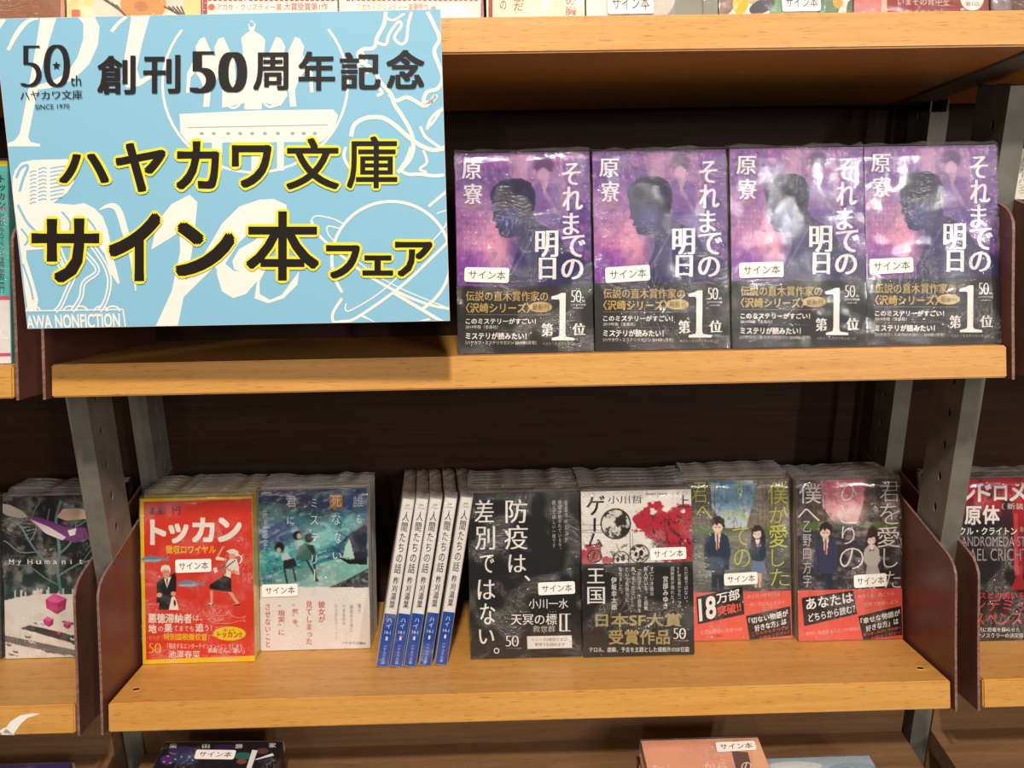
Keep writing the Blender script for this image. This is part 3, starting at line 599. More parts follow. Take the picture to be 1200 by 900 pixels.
B_.frame(150, 540, 3.6); rr = 'c84848'
for s_, bx in (('彼女が', (804, 588, 836, 682)), ('見てしまった', (750, 588, 780, 778)), ('“死”を、', (690, 600, 720, 712)), ('“現実”に', (628, 602, 660, 738)), ('させないこと', (570, 600, 598, 792))): B_.text(s_, bx, rr, .012, vert=True)
for s_, bx in (('僕が', (976, 598, 990, 640)), ('彼女のために', (941, 603, 957, 720)), ('できるのは', (908, 603, 924, 690)), ('ただひとつ', (875, 600, 890, 692))): B_.text(s_, bx, '8a8480', 0, vert=True)
B_.line([(882, 692), (884, 755)], 1.5, '8a8480'); B_.text('ハヤカワ文庫JA', (905, 760, 1012, 774), '3a3632', 0)
fin(t, cv, A, L_, bo, B_); sticker(t, A.frame(150, 540, 3.6), [(560, 520), (716, 514), (718, 566), (562, 573)], 'サイン本')
# ---- five spines
SP = None; slab = ['leftmost', 'second from the left', 'middle', 'second from the right', 'rightmost']
for i, (bx_, bd_, th_) in enumerate(((.2370, .0495, .0128), (.2500, .0490, .0122), (.2628, .0486, .0118), (.2768, .0496, .0120), (.2916, .0505, .0126))):
    if SP is None:
        t = empty('paperback_book'); th = .0115; c = .0004; b = MB()
        b.prism([(0, .001), (.001, 0), (th-.001, 0), (th, .001), (th, .106), (th-c, .106), (th-c, .0014), (th-.0014, c), (.0014, c), (c, .0014), (c, .106), (0, .106)], 0, PH, cmat('efe9e2'), 'z'); cv = b.build('cover', t)
        b = MB(); b.box(c, th-c, .0006, .105, .0008, PH-.001, M['pages']); b.build('page_block', t)
        L_ = Art([(0, 0), (1, 0), (1, 1), (0, 1)], th, PH, -.0001)
        L_.poly([(.03, .685), (.97, .685), (.97, .998), (.03, .998)], '1f4aa0', .00005)
        L_.text('JA', (.30, .030, .70, .045), '6a6560', 0); L_.text('ハヤカワ', (.22, .05, .8, .062), '6a6560', 0)
        L_.text('人間たちの話', (.22, .072, .80, .445), '3f3a38', .004, vert=True); L_.text('柞刈湯葉', (.28, .462, .74, .652), '3f3a38', .012, vert=True)
        L_.text('ハイ', (.28, .705, .72, .775), 'dfe6f2', 0, vert=True); L_.text('14-1', (.26, .785, .74, .805), 'dfe6f2', .01); L_.text('1', (.42, .82, .58, .842), 'dfe6f2', .01); L_.text('ハヤカワ文庫', (.36, .865, .64, .985), 'c8d4ea', 0, vert=True)
        art_obj(L_, 'spine_lettering', cv)
        r = np.random.RandomState(4); b = MB(); x0, x1 = -.0003, th+.0003
        vs = [(x, y, z) for z in (.0003, PH+.0006) for y in (-.0007, .1065) for x in (x0, x1)]
        b.add(vs, [(0, 1, 5, 4), (0, 2, 6, 4), (1, 3, 7, 5)], M['film'])
        ny = 12; vt = []
        for j in range(ny):
            for xx in (x0, (x0+x1)/2, x1): vt.append((xx, -.0007+.1072*j/(ny-1), PH+.0006+(r.rand()*.004 if 0 < j < ny-1 else 0)))
        b.add(vt, [(j*3+i, j*3+i+1, (j+1)*3+i+1, (j+1)*3+i) for j in range(ny-1) for i in range(2)], M['film_top']); b.build('shrink_wrap', t)
        SP = t
    else: t = copy_tree(SP)
    ro_, ya_ = math.radians(10.0), math.radians(4.5); th = .0115
    place(t, 1, bx_-th*math.cos(ya_)*math.cos(ro_), bd_-th*math.sin(ya_), th*math.sin(ro_)+.0004, ya_, ro_)
    tag(t, 'thin white blue-footed paperback leaning spine out, %s of five' % slab[i], 'book', 'white paperbacks leaning spine out')
# ---- black with large white writing
C_ = [(548, 579), (679, 577.5), (682, 769), (551, 772.8)]
t, cv, A, L_, bo, B_ = std('boeki', 'stack of black paperbacks with large white writing', 'black paperback with two columns of large white writing, front of its stack', .3142, .0606, .1056, .0101, 7, '1b1a1a', C_, (430, 540, 3.6), None, .0, seed=13)
w3 = 'ece8e2'
for ch, bx in (('防', (585, 168, 678, 266)), ('疫', (580, 275, 680, 376)), ('は', (597, 398, 672, 472)), ('、', (664, 486, 690, 508)), ('差', (453, 168, 535, 262)), ('別', (455, 278, 540, 376)), ('で', (475, 398, 536, 474)), ('は', (465, 503, 540, 586)), ('な', (475, 602, 540, 690)), ('い', (470, 712, 535, 772))): L_.text(ch, bx, w3, -.006, serif=.016)
L_.arc(545, 801, 10, 10, 0, 360, 4, w3)
for s_, bx in (('新型ウイルスが', (835, 172, 849, 350)), ('物語が紡がれている今、', (808, 172, 823, 388)), ('読んでほしい一冊です', (783, 172, 798, 372))): L_.text(s_, bx, 'b8b4ae', 0, vert=True)
L_.text('小川一水', (683, 583, 850, 624), w3, 0, serif=.008); L_.text('天冥の標', (607, 646, 802, 692), w3, 0, serif=.012); L_.text('救世群', (700, 695, 795, 722), 'c8c4be', 0); L_.text('しょう', (770, 633, 800, 641), 'a8a49e', 0); L_.text('てんめい', (640, 634, 690, 641), 'a8a49e', 0)
for x in (817, 842): L_.line([(x, 648), (x, 716)], 9, w3, .0003)
for y in (647, 717): L_.line([(812, y), (860, y)], 3, w3, .0003)
draw50(L_, 583, 738, 640, 782, w3); L_.text('ハヤカワ文庫', (585, 787, 650, 793), 'b8b4ae', 0)
L_.poly([(675, 740), (864, 736), (866, 788), (677, 793)], 'e6e2dc', .0002); L_.text('シリーズ2巻目ですが', (695, 746, 845, 760), '5a5652', 0); L_.text('単体でも読めます', (708, 767, 835, 781), '5a5652', 0)
fin(t, cv, A, L_, bo, B_); sticker(t, A.frame(430, 540, 3.6), [(722, 514), (877, 508), (879, 560), (724, 566)], 'サイン本')
# ---- white, black and red
C_ = [(681.7, 575.6), (811.7, 574), (815, 767.8), (683.3, 771)]
t, cv, A, L_, bo, B_ = std('game', 'stack of paperbacks with globe and red splash', 'paperback with globe, red splash and black lower band, front of its stack', .4212, .0586, .1056, .0116, 6, '2a2826', C_, (670, 540, 3.6), None, .001, seed=14, bandz=.158*(826-432)/(826-125), bandhex='1c1b1a')
R_ = 'b92a3a'
def game_paint(c):
    c.fill('e9e4da'); c.noise(120, 3, 'd8d2c6', .5, .8, .5)
    def sp(cx, cy, rx, ry, seed, col, a=1., rough=.9, sc=26):
        d = np.hypot((c.X-cx)/rx, (c.Y-cy)/ry)+(noise2(c.X+900, c.Y+900, sc, seed, 5)-.5)*rough; c.mix(col, a*np.clip((1-d)/.05, 0, 1))
    def scr(x0, y0, x1, y1, seed, col, lo, sx, sy, rot, a=1.):
        co, sn = math.cos(rot), math.sin(rot); x = c.X*co+c.Y*sn; y = -c.X*sn+c.Y*co
        n = np.abs(noise2(x*sx+900, y*sy+900, 30, seed, 4)-.5); e = np.clip(np.minimum(np.minimum(c.X-x0, x1-c.X), np.minimum(c.Y-y0, y1-c.Y))/14, 0, 1)
        c.mix(col, a*e*np.clip((lo-n)/(lo*.4), 0, 1))
    for y in (268, 290, 300): c.line(40, y, 132, y+2, 2.5, '4a4440', .8)
    c.line(250, 300, 252, 432, 3, '4a4440'); c.line(262, 300, 262, 432, 1.5, '4a4440', .6)
    sp(425, 285, 130, 110, 2, R_, 1, 1.3); sp(330, 262, 60, 55, 3, R_, 1, 1.4); sp(470, 400, 75, 60, 6, R_, 1, 1.2); sp(70, 400, 62, 50, 4, R_, 1, 1.5); sp(150, 420, 26, 18, 8, R_, 1, 1.6)
    scr(340, 225, 516, 432, 14, '35141a', .045, 1, 1.7, .8, .85); scr(330, 250, 470, 360, 9, '4a1a22', .05, .8, 2, .6, .8)
    g = np.hypot(c.X-190, c.Y-266); c.mix('ddd7cc', (g < 62)*1.); n = noise2(c.X+900, c.Y+900, 22, 31, 5); c.mix('2f2a27', (g < 60)*np.clip((n-.53)/.04, 0, 1)); c.mix('2f2a27', (g < 60)*np.clip((.018-np.abs(n-.46))/.008, 0, 1)*.8)
    c.mix('221e1c', np.clip((4-np.abs(g-62))/1.5, 0, 1))
    for k, (cx, cy, r) in enumerate(((290, 392, 40), (212, 414, 34))):
        g = np.hypot(c.X-cx, (c.Y-cy)*1.05); c.mix('e8e2d8', (g < r)*1.); c.mix('221e1c', np.clip((3-np.abs(g-r))/1.5, 0, 1)); n = noise2(c.X+900, c.Y+900, 14, 40+k, 4); c.mix('2a2522', (g < r)*np.clip((n-.60)/.04, 0, 1)*.9)
        c.blob(cx+8, cy-4, 9, 12, '221e1c', 1, .2); c.blob(cx-14, cy+2, 7, 10, '221e1c', 1, .2); c.line(cx-10, cy+22, cx+14, cy+20, 4, '221e1c')
    scr(160, 340, 258, 432, 22, '221e1c', .035, 1.2, 1.2, .3, .9); scr(255, 345, 330, 432, 23, '221e1c', .02, 1, 1, 1.0, .7); c.noise(9, 50, '221e1c', .70, .74, .25)
A.raster(game_paint, .0002, .1056-.0002, .0600, PH-.0002, 170, 150)
L_.text('小川哲', (158, 147, 304, 180), '3a3632', .004); L_.text('Satoshi Ogawa', (318, 135, 408, 149), '5a5652', 0); L_.text('上', (452, 148, 503, 198), '2a2624', .004, serif=.015)
for ch, bx in (('ゲ', (65, 146, 145, 228)), ('ム', (62, 304, 136, 362)), ('の', (66, 370, 132, 428))): L_.text(ch, bx, '1c1a18', .008, serif=.012)
L_.line([(101, 240), (100, 296)], 10, '1c1a18', .0003)
B_.text('王', (66, 452, 140, 514), w3, .002, serif=.01); B_.text('国', (66, 530, 142, 602), w3, .002, serif=.01)
for s_, bx in (('ただ者ではない。', (479, 445, 496, 606)), ('SF界を驚かせた一つの', (450, 445, 467, 620)), ('超新星が現れた。', (421, 445, 438, 605)), ('すごい才能の', (334, 445, 351, 570)), ('新人がいる、と読後', (308, 445, 325, 630)), ('「小川さん、小説界を', (280, 445, 297, 640)), ('救ってください！」', (254, 445, 271, 625)), ('という気持ちに', (228, 445, 245, 595)), ('なりました。', (200, 445, 217, 570))): B_.text(s_, bx, 'd8d2c8', 0, vert=True)
B_.text('宮部みゆき', (388, 485, 412, 626), w3, .02, vert=True); B_.text('伊坂幸太郎', (168, 488, 193, 630), w3, .02, vert=True)
B_.text('日本SF大賞', (100, 642, 468, 700), 'a89762', .025); B_.text('受賞作品', (157, 712, 418, 776), 'a89762', .025)
draw50(B_, 432, 707, 486, 752, w3); B_.text('ハヤカワ文庫', (432, 757, 496, 763), 'c8c4be', 0); B_.text('テロル、虐殺、予言を主題とした規格外のSF巨篇', (72, 786, 500, 808), w3, .012)
fin(t, cv, A, L_, bo, B_); sticker(t, A.frame(670, 540, 3.6), [(334, 366), (486, 362), (488, 412), (336, 418)], 'サイン本')
# ---- two school novels
def street(c, sky1, sky2, ground, warm, X0, X1, Y0, Yh, seed):
    """perspective street between buildings, drawn in the sheet's own coordinates"""
    wd = X1-X0; c.vgrad(Y0, sky1, Yh, sky2); c.noise(60, seed, 'f2eee6', .52, .66, .85, 1, 1.5)
    q = random.Random(seed)
    def bl(pts, col): c.poly(pts, col)
    bl([(X0-80, Y0-40), (X0+wd*.22, Y0-40), (X0+wd*.26, Y0+wd*.25), (X0+wd*.40, Yh), (X0-80, Yh+40)], warm[0]); bl([(X1+80, Y0-40), (X1-wd*.30, Y0-40), (X1-wd*.36, Y0+wd*.25), (X1-wd*.42, Yh), (X1+80, Yh+40)], warm[1])
    for i in range(9): c.rect(X0-30+i*wd*.043, Y0-30, X0-26+i*wd*.043, Yh+wd*.06-i*3, warm[2], .6)
    for i in range(10): c.rect(X1-wd*.33+i*wd*.036, Y0-30, X1-wd*.325+i*wd*.036, Yh+i*3, warm[2], .6)
    for j in range(12): c.rect(X0-40, Y0+j*wd*.055, X0+wd*.22, Y0+4+j*wd*.055, warm[3], .3); c.rect(X1-wd*.30, Y0+j*wd*.055, X1+60, Y0+4+j*wd*.055, warm[3], .3)
    bl([(X0-80, Yh+wd*.02), (X0+wd*.36, Yh-10), (X1-wd*.38, Yh-10), (X1+80, Yh+wd*.02), (X1+80, Yh+2000), (X0-80, Yh+2000)], ground)
    for i in range(14): c.line(X0-60+i*wd*.09, Yh+wd*.9, X0+wd*.5+(i-6.5)*wd*.01, Yh, 2.5, warm[3], .25)
    c.noise(45, seed+3, warm[3], .55, .7, .18, 1, 2.5); c.noise(14, seed+5, warm[2], .55, .7, .35, 2, 1); c.blob(X0+wd*.22, Yh, wd*.2, wd*.04, '5d7a3c', .8, .8); c.blob(X1-wd*.2, Yh, wd*.18, wd*.04, '5d7a3c', .7, .8)
def boy(c, cx, cy, s, jac, look=0, tie='b03038'):
    c.poly([(cx-30*s, cy+150*s), (cx-24*s, cy+300*s), (cx-2*s, cy+300*s), (cx+1*s, cy+190*s), (cx+6*s, cy+300*s), (cx+28*s, cy+300*s), (cx+30*s, cy+150*s)], '2b3040')
    c.poly([(cx-20*s, cy+28*s), (cx-52*s, cy+48*s), (cx-62*s, cy+110*s), (cx-56*s, cy+185*s), (cx+50*s, cy+185*s), (cx+58*s, cy+110*s), (cx+46*s, cy+46*s), (cx+18*s, cy+28*s)], jac)
    c.line(cx-40*s, cy+80*s, cx-36*s, cy+180*s, 3*s, '1d2434', .6); c.line(cx+32*s, cy+80*s, cx+34*s, cy+180*s, 3*s, '1d2434', .6)
    c.poly([(cx-14*s, cy+26*s), (cx+14*s, cy+26*s), (cx+4*s, cy+100*s), (cx-6*s, cy+100*s)], 'e8dcd2'); c.line(cx-1*s, cy+38*s, cx-1*s, cy+98*s, 8*s, tie)
    c.poly([(cx-10*s, cy+14*s), (cx+10*s, cy+14*s), (cx+10*s, cy+34*s), (cx-10*s, cy+34*s)], 'd8a890')
    c.blob(cx-look*4*s, cy, 24*s, 28*s, 'efcdb8', 1, .08); c.poly([(cx-30*s, cy+6*s), (cx-32*s, cy-18*s), (cx-18*s, cy-38*s), (cx+8*s, cy-42*s), (cx+28*s, cy-28*s), (cx+33*s, cy), (cx+26*s, cy+20*s), (cx+20*s, cy-4*s), (cx+4*s, cy-12*s), (cx-4*s, cy+2*s), (cx-12*s, cy-10*s), (cx-24*s, cy+2*s)], '33241f')
    c.line(cx-14*s, cy+5*s, cx-6*s, cy+6*s, 3*s, '4a3028'); c.line(cx+4*s, cy+6*s, cx+12*s, cy+5*s, 3*s, '4a3028')
def girl(c, cx, cy, s, jac, skirt, long=1):
    c.blob(cx+4*s, cy+30*s, 34*s, 60*s*long, '38241f', 1, .15)
    c.poly([(cx-16*s, cy+150*s), (cx-14*s, cy+240*s), (cx-4*s, cy+240*s), (cx-2*s, cy+160*s), (cx+6*s, cy+240*s), (cx+16*s, cy+240*s), (cx+20*s, cy+150*s)], 'e2b8a4')
    c.poly([(cx-20*s, cy+110*s), (cx-34*s, cy+178*s), (cx+44*s, cy+178*s), (cx+26*s, cy+110*s)], skirt)
    c.poly([(cx-14*s, cy+28*s), (cx-36*s, cy+48*s), (cx-40*s, cy+100*s), (cx-20*s, cy+124*s), (cx+26*s, cy+124*s), (cx+42*s, cy+98*s), (cx+34*s, cy+46*s), (cx+14*s, cy+28*s)], jac)
    c.poly([(cx-12*s, cy+28*s), (cx+12*s, cy+28*s), (cx, cy+64*s)], 'f0e6de'); c.poly([(cx-12*s, cy+44*s), (cx, cy+50*s), (cx+12*s, cy+44*s), (cx+10*s, cy+60*s), (cx, cy+54*s), (cx-10*s, cy+60*s)], 'b8404c')
    c.blob(cx-2*s, cy+2*s, 21*s, 24*s, 'f2d4c2', 1, .08); c.poly([(cx-27*s, cy+18*s), (cx-29*s, cy-14*s), (cx-12*s, cy-33*s), (cx+12*s, cy-33*s), (cx+29*s, cy-12*s), (cx+30*s, cy+40*s), (cx+20*s, cy+20*s), (cx+16*s, cy-8*s), (cx-4*s, cy-6*s), (cx-16*s, cy-4*s), (cx-22*s, cy+14*s)], '3e2822')
    c.line(cx-12*s, cy+6*s, cx-6*s, cy+7*s, 3*s, '4a3028'); c.line(cx+3*s, cy+7*s, cx+9*s, cy+6*s, 3*s, '4a3028')
C_ = [(802, 565), (929.7, 563.6), (931.7, 748), (806, 751.7)]
def boku_paint(c):
    street(c, '4f8fb4', 'd8dcd8', '4c4f4c', ('6a6258', '857866', '3d3a38', 'b0a894'), 475, 935, 90, 300, 5)
    c.blob(700, 150, 70, 50, '3f86b0', .7, 1); c.blob(590, 440, 110, 60, '8e9488', .5, 1); c.blob(730, 330, 100, 30, 'a09a84', .6, 1)
    c.blob(705, 420, 160, 90, '8c8f86', .5, 1); c.noise(40, 12, 'c9c6b4', .58, .7, .3, 1, 3); boy(c, 618, 280, 1.0, '2f3d52'); girl(c, 795, 310, .95, '2f3d52', '6f86a0')
t, cv, A, L_, bo, B_ = std('boku', 'stack of paperbacks with a blue sky street scene', 'paperback with blue sky street scene and yellow writing, front of its stack', .5285, .0850, .1020, .0098, 6, 'b8a890', C_, (670, 540, 3.6), boku_paint, .005, seed=15, bandz=.158*(757-556)/(757-92), bandhex='e8604e')
yl = 'c8cc4a'
for ch, bx in (('僕', (842, 95, 930, 190)), ('が', (848, 195, 930, 268)), ('愛', (846, 275, 928, 372)), ('し', (856, 378, 912, 450)), ('た', (850, 460, 935, 530)), ('す', (692, 92, 745, 170)), ('べ', (640, 205, 755, 262)), ('て', (684, 288, 756, 362)), ('の', (690, 378, 762, 452)), ('君', (500, 95, 572, 182)), ('へ', (522, 196, 592, 250))): L_.text(ch, bx, yl, 0 if ch in '僕愛' else -.012)
R1 = [(522, 577), (727, 533), (736, 648), (530, 690)]; K = '1f1c1c'
B_.poly(R1, K, .0001); B_.text('18', [(530, 585), (606, 568), (612, 662), (536, 680)], 'f4efe8', .03); B_.text('万部', [(610, 562), (712, 540), (716, 585), (613, 606)], 'f4efe8', .02); B_.text('突破!!', [(614, 616), (718, 594), (722, 636), (618, 657)], 'e8604e', .03)
R2 = [(742, 655), (938, 614), (940, 734), (758, 762)]; B_.poly(R2, K, .0001); B_.text('「切ない物語が', [(752, 665), (925, 628), (928, 655), (756, 690)], 'f4efe8', .02); B_.text('好きな方」は', [(778, 694), (918, 662), (920, 688), (782, 720)], 'f4efe8', .02)
B_.text('こちらからすべてが', [(766, 724), (928, 694), (929, 708), (768, 737)], 'e8604e', .01); B_.text('お読みください！', [(800, 740), (930, 712), (931, 726), (802, 753)], 'e8604e', .01)
B_.text('あの日の世界では', [(748, 566), (890, 556), (891, 572), (749, 584)], 'f6b0a4', .01); B_.text('一途に恋人なんだけど', [(742, 600), (915, 588), (916, 604), (743, 618)], 'f6b0a4', .01); B_.text('とても切ない恋愛小説', [(540, 715), (724, 700), (725, 716), (541, 732)], 'f6b0a4', .01); B_.text('ハヤカワ文庫JA', [(530, 738), (640, 730), (641, 742), (531, 750)], '9a3a30', 0)
fin(t, cv, A, L_, bo, B_); sticker(t, A.frame(670, 540, 3.6), [(643, 478), (791, 470), (793, 520), (645, 528)], 'サイン本')
C_ = [(932.4, 562.4), (1061, 561), (1064, 749), (934.7, 752.5)]
def kimi_paint(c):
    street(c, 'c9707c', 'e8c4bc', '38343a', ('5c5046', '4a4238', '2c2826', '8a7a6a'), 112, 557, 112, 300, 9)
    c.blob(325, 165, 100, 60, 'd86a78', .7, 1); c.blob(335, 250, 70, 40, 'f0c0bc', .7, 1); c.noise(40, 15, 'f0d0c8', .55, .7, .4, 1, 2); c.noise(70, 17, '2a262c', .5, .7, .5)
    boy(c, 240, 320, .92, '3a3c58', 1); girl(c, 437, 352, .88, 'c8c0b8', 'b8b0a8', 1.5)
t, cv, A, L_, bo, B_ = std('kimi', 'stack of paperbacks with a pink sky street scene', 'paperback with pink sky street scene and white writing, front of its stack', .6352, .0788, .1026, .0098, 5, '8a7a6e', C_, (900, 530, 3.46), kimi_paint, .0, seed=16, bandz=.158*(762-556)/(762-112), bandhex='e4584a')
for ch, bx in (('君', (472, 120, 556, 202)), ('を', (472, 208, 556, 292)), ('愛', (460, 302, 556, 386)), ('し', (486, 390, 548, 468)), ('た', (490, 482, 560, 550)), ('ひ', (302, 132, 374, 196)), ('と', (300, 212, 370, 288)), ('り', (308, 300, 364, 372)), ('の', (298, 386, 402, 474)), ('僕', (124, 125, 220, 206)), ('へ', (118, 226, 214, 278))): L_.text(ch, bx, 'e4dcd6', 0 if ch in '僕愛' else -.012)
L_.text('乙野四方字', (138, 270, 178, 548), 'cfc6c0', -.004, vert=True)
B_.poly([(133, 590), (356, 560), (373, 656), (143, 706)], K, .0001); B_.text('あなたは', [(150, 592), (352, 566), (358, 608), (154, 640)], 'f4efe8', .02); B_.text('どちらから読む？', [(160, 655), (362, 617), (366, 648), (164, 690)], 'f4efe8', .015)
B_.poly([(377, 665), (562, 622), (568, 740), (398, 765)], K, .0001); B_.text('「幸せな物語が', [(386, 674), (555, 637), (557, 662), (389, 700)], 'f4efe8', .02); B_.text('好きな方」は', [(408, 704), (548, 670), (550, 696), (411, 729)], 'f4efe8', .02)
B_.text('君を愛したひとりの僕へ', [(398, 735), (560, 704), (561, 716), (399, 747)], 'e8604e', .01); B_.text('お読みください', [(430, 748), (562, 722), (563, 734), (431, 760)], 'e8604e', .01)
B_.text('約束する、向こうの', [(375, 576), (530, 564), (531, 580), (376, 593)], 'f6b0a4', .01); B_.text('世界で結婚しよう', [(402, 610), (545, 596), (546, 612), (403, 627)], 'f6b0a4', .01); B_.text('絶対に出会えるふたつの物語の', [(150, 728), (385, 706), (386, 722), (151, 744)], 'f6b0a4', .01)
fin(t, cv, A, L_, bo, B_); sticker(t, A.frame(900, 530, 3.46), [(356, 496), (496, 488), (498, 540), (358, 548)], 'サイン本')
# ---- left bay: black cover with tree, and a grey neighbour
C_ = [(2.7, 582.6), (131.9, 579.6), (135.5, 769.3), (6.3, 772.7)]
def hum_paint(c):
    c.vgrad(90, '1b1a1c', 400, '16201f'); c.blob(160, 390, 240, 70, '3a5450', .7, 1)
    c.poly([(-20, 405), (60, 385), (150, 375), (260, 380), (420, 395), (420, 700), (-20, 700)], 'e4dcd2', 1); c.noise(30, 4, 'cfc6ba', .5, .7, .5)
    c.poly([(90, 470), (420, 545), (420, 580), (60, 480)], '2c2b2c', .9); c.poly([(10, 500), (300, 560), (300, 585), (10, 520)], '3a3836', .7)
    q = random.Random(3)
    for i in range(34):
        x, y = q.uniform(10, 330), q.uniform(455, 570); c.poly([(x, y), (x+q.uniform(8, 30), y+3), (x+q.uniform(8, 30)+4, y+9), (x+4, y+6)], '38363a' if i % 3 else 'f4efe8', .8)
    for i in range(30): x = q.uniform(0, 330); c.rect(x, 372-q.uniform(0, 18), x+6, 400, 'e4dcd2', .8)
t, cv, A, L_, bo, B_ = std('hum', 'stack of bare-tree paperbacks at left', 'black paperback with bare tree and pink cubes, front of its stack in the left bay', -.1395, .0860, .1058, .0103, 5, '2a282a', C_, (0, 550, 2.57), hum_paint, -.004, seed=17)
tc = '5f7f7c'
A.curve([(185, 375), (178, 330), (175, 290), (180, 250), (175, 200), (170, 150), (185, 95)], 9, tc, .0001)
for pts, wd in (([(178, 300), (130, 270), (90, 220), (60, 170), (20, 150)], 6), ([(176, 260), (215, 220), (230, 170), (220, 110)], 6), ([(110, 250), (60, 250), (20, 220), (-5, 215)], 4), ([(180, 320), (240, 285), (290, 270), (330, 230)], 6), ([(90, 220), (110, 180), (100, 140), (120, 100)], 4), ([(60, 175), (40, 130), (20, 100)], 3), ([(230, 175), (265, 150), (280, 110)], 4), ([(130, 270), (80, 290), (30, 285)], 3), ([(175, 210), (145, 170), (150, 120)], 4), ([(250, 280), (280, 240), (320, 200)], 3), ([(100, 300), (140, 330), (180, 350)], 4), ([(215, 215), (255, 215), (290, 190)], 3)): A.curve(pts, wd, tc, .0001)
A.poly([(0, 105), (30, 108), (70, 128), (85, 145), (60, 148), (20, 140), (0, 132)], 'cfc4b4', .00014); A.poly([(70, 140), (120, 145), (200, 175), (262, 178), (268, 205), (230, 222), (190, 212), (130, 190)], '7a3a78', .00013); A.poly([(90, 150), (150, 175), (200, 205), (190, 215), (140, 195)], 'dccfd0', .00015); A.poly([(205, 185), (232, 178), (228, 198), (212, 202)], 'e8dcdc', .00015)
A.poly([(172, 145), (190, 120), (240, 118), (262, 125), (262, 150), (200, 155)], 'd8b8a0', .00012)
def cube(cx, cy, r): A.poly([(cx-r, cy-r*.4), (cx-r*.2, cy-r), (cx+r, cy-r*.5), (cx+r*.9, cy+r*.5), (cx+r*.1, cy+r), (cx-r*.9, cy+r*.4)], 'c8327a', .0002); A.poly([(cx-r, cy-r*.4), (cx-r*.2, cy-r), (cx+r, cy-r*.5), (cx+r*.15, cy-r*.05)], 'e05a98', .00022); A.poly([(cx+r*.15, cy-r*.05), (cx+r, cy-r*.5), (cx+r*.9, cy+r*.5), (cx+r*.1, cy+r)], 'a82464', .00022)
cube(170, 406, 32); cube(147, 460, 16); cube(204, 470, 12); cube(179, 495, 6)
x = 28
for ch in 'My Humanity':
    if ch != ' ': L_.text(ch, (x, 272 if ch.isupper() or ch in 'ti' else 275, x+(15 if ch in 'MHmu' else (4 if ch == 'i' else 11)), 286 if ch != 'y' else 290), 'efeae4', .01)
    x += 26 if ch != ' ' else 4
fin(t, cv, A, L_, bo, B_)
t = front_book('g', 'dark grey paperback at the left edge of the photo beside the bare tree paperback', None, 1, -.2490, .0860, .1058, PH, .010, cmat('4a4648'), 71)[0]
# ---- right bay: black and red
C_ = [(1098.5, 562.7), (1225.3, 559.8), (1228.7, 749.7), (1101.9, 753.0)]
def and_paint(c):
    c.vgrad(120, 'b8202a', 330, '181416'); c.rect(600, 0, 1300, 250, 'c02630', .0)
    c.poly([(600, 60), (1300, 60), (1300, 250), (1000, 262), (600, 262)], 'c02630', .85); c.vgrad
    c.blob(800, 300, 260, 60, '241a1c', .8, 1); c.rect(600, 290, 1300, 900, '17161a', .96)
    c.poly([(985, 240), (1040, 230), (1035, 520), (1080, 560), (985, 560), (1005, 510), (990, 400)], 'b01c26', .9); c.poly([(945, 200), (985, 190), (1000, 300), (990, 480), (950, 380)], '3a1418', .8); c.noise(40, 4, '2a0c10', .5, .7, .5)
    c.poly([(995, 250), (1012, 250), (1015, 500), (1000, 500)], 'e8505a', .6)
t, cv, A, L_, bo, B_ = std('andr', 'stack of black and red paperbacks at right', 'black and red paperback, front of its stack in the right bay', .7710, .0704, .1058, .0100, 3, '2a1a1c', C_, (900, 530, 3.46), and_paint, -.003, seed=18)
for ch, bx in (('ア', (700, 138, 765, 205)), ('ン', (768, 138, 838, 205)), ('ド', (848, 133, 905, 203)), ('ロ', (914, 138, 968, 198)), ('メ', (978, 132, 1045, 200)), ('ダ', (1052, 130, 1120, 200)), ('病', (712, 220, 784, 296)), ('原', (795, 220, 862, 296)), ('体', (868, 216, 938, 293))): L_.text(ch, bx, 'f0e6e0', .03)
L_.text('〔 新装版 〕', (948, 208, 1090, 234), 'e8dcd6', 0); L_.text('マイクル・クライトン', (715, 306, 1008, 336), 'f0e6e0', .02); L_.text('酒井昭伸訳', (1020, 304, 1090, 324), 'c8bcb6', 0)
L_.text('THE ANDROMEDA STRAIN', (710, 343, 1120, 383), 'a89a98', 0); L_.text('MICHAEL CRICHTON', (710, 392, 1120, 442), '9a8e8e', 0)
L_.text('ウイルスとの闘いを描く', (760, 568, 1100, 596), 'd03038', .01); L_.text('パンデミック', (770, 595, 1110, 645), 'd03038', .01); L_.text('サスペンス', (780, 650, 1030, 702), 'd03038', .01); L_.text('現代に恐竜を蘇らせた', (830, 712, 1020, 730), 'e8e0da', .01); L_.text('テクノスリラーの決定版', (825, 735, 1035, 754), 'e8e0da', .01)
fin(t, cv, A, L_, bo, B_)
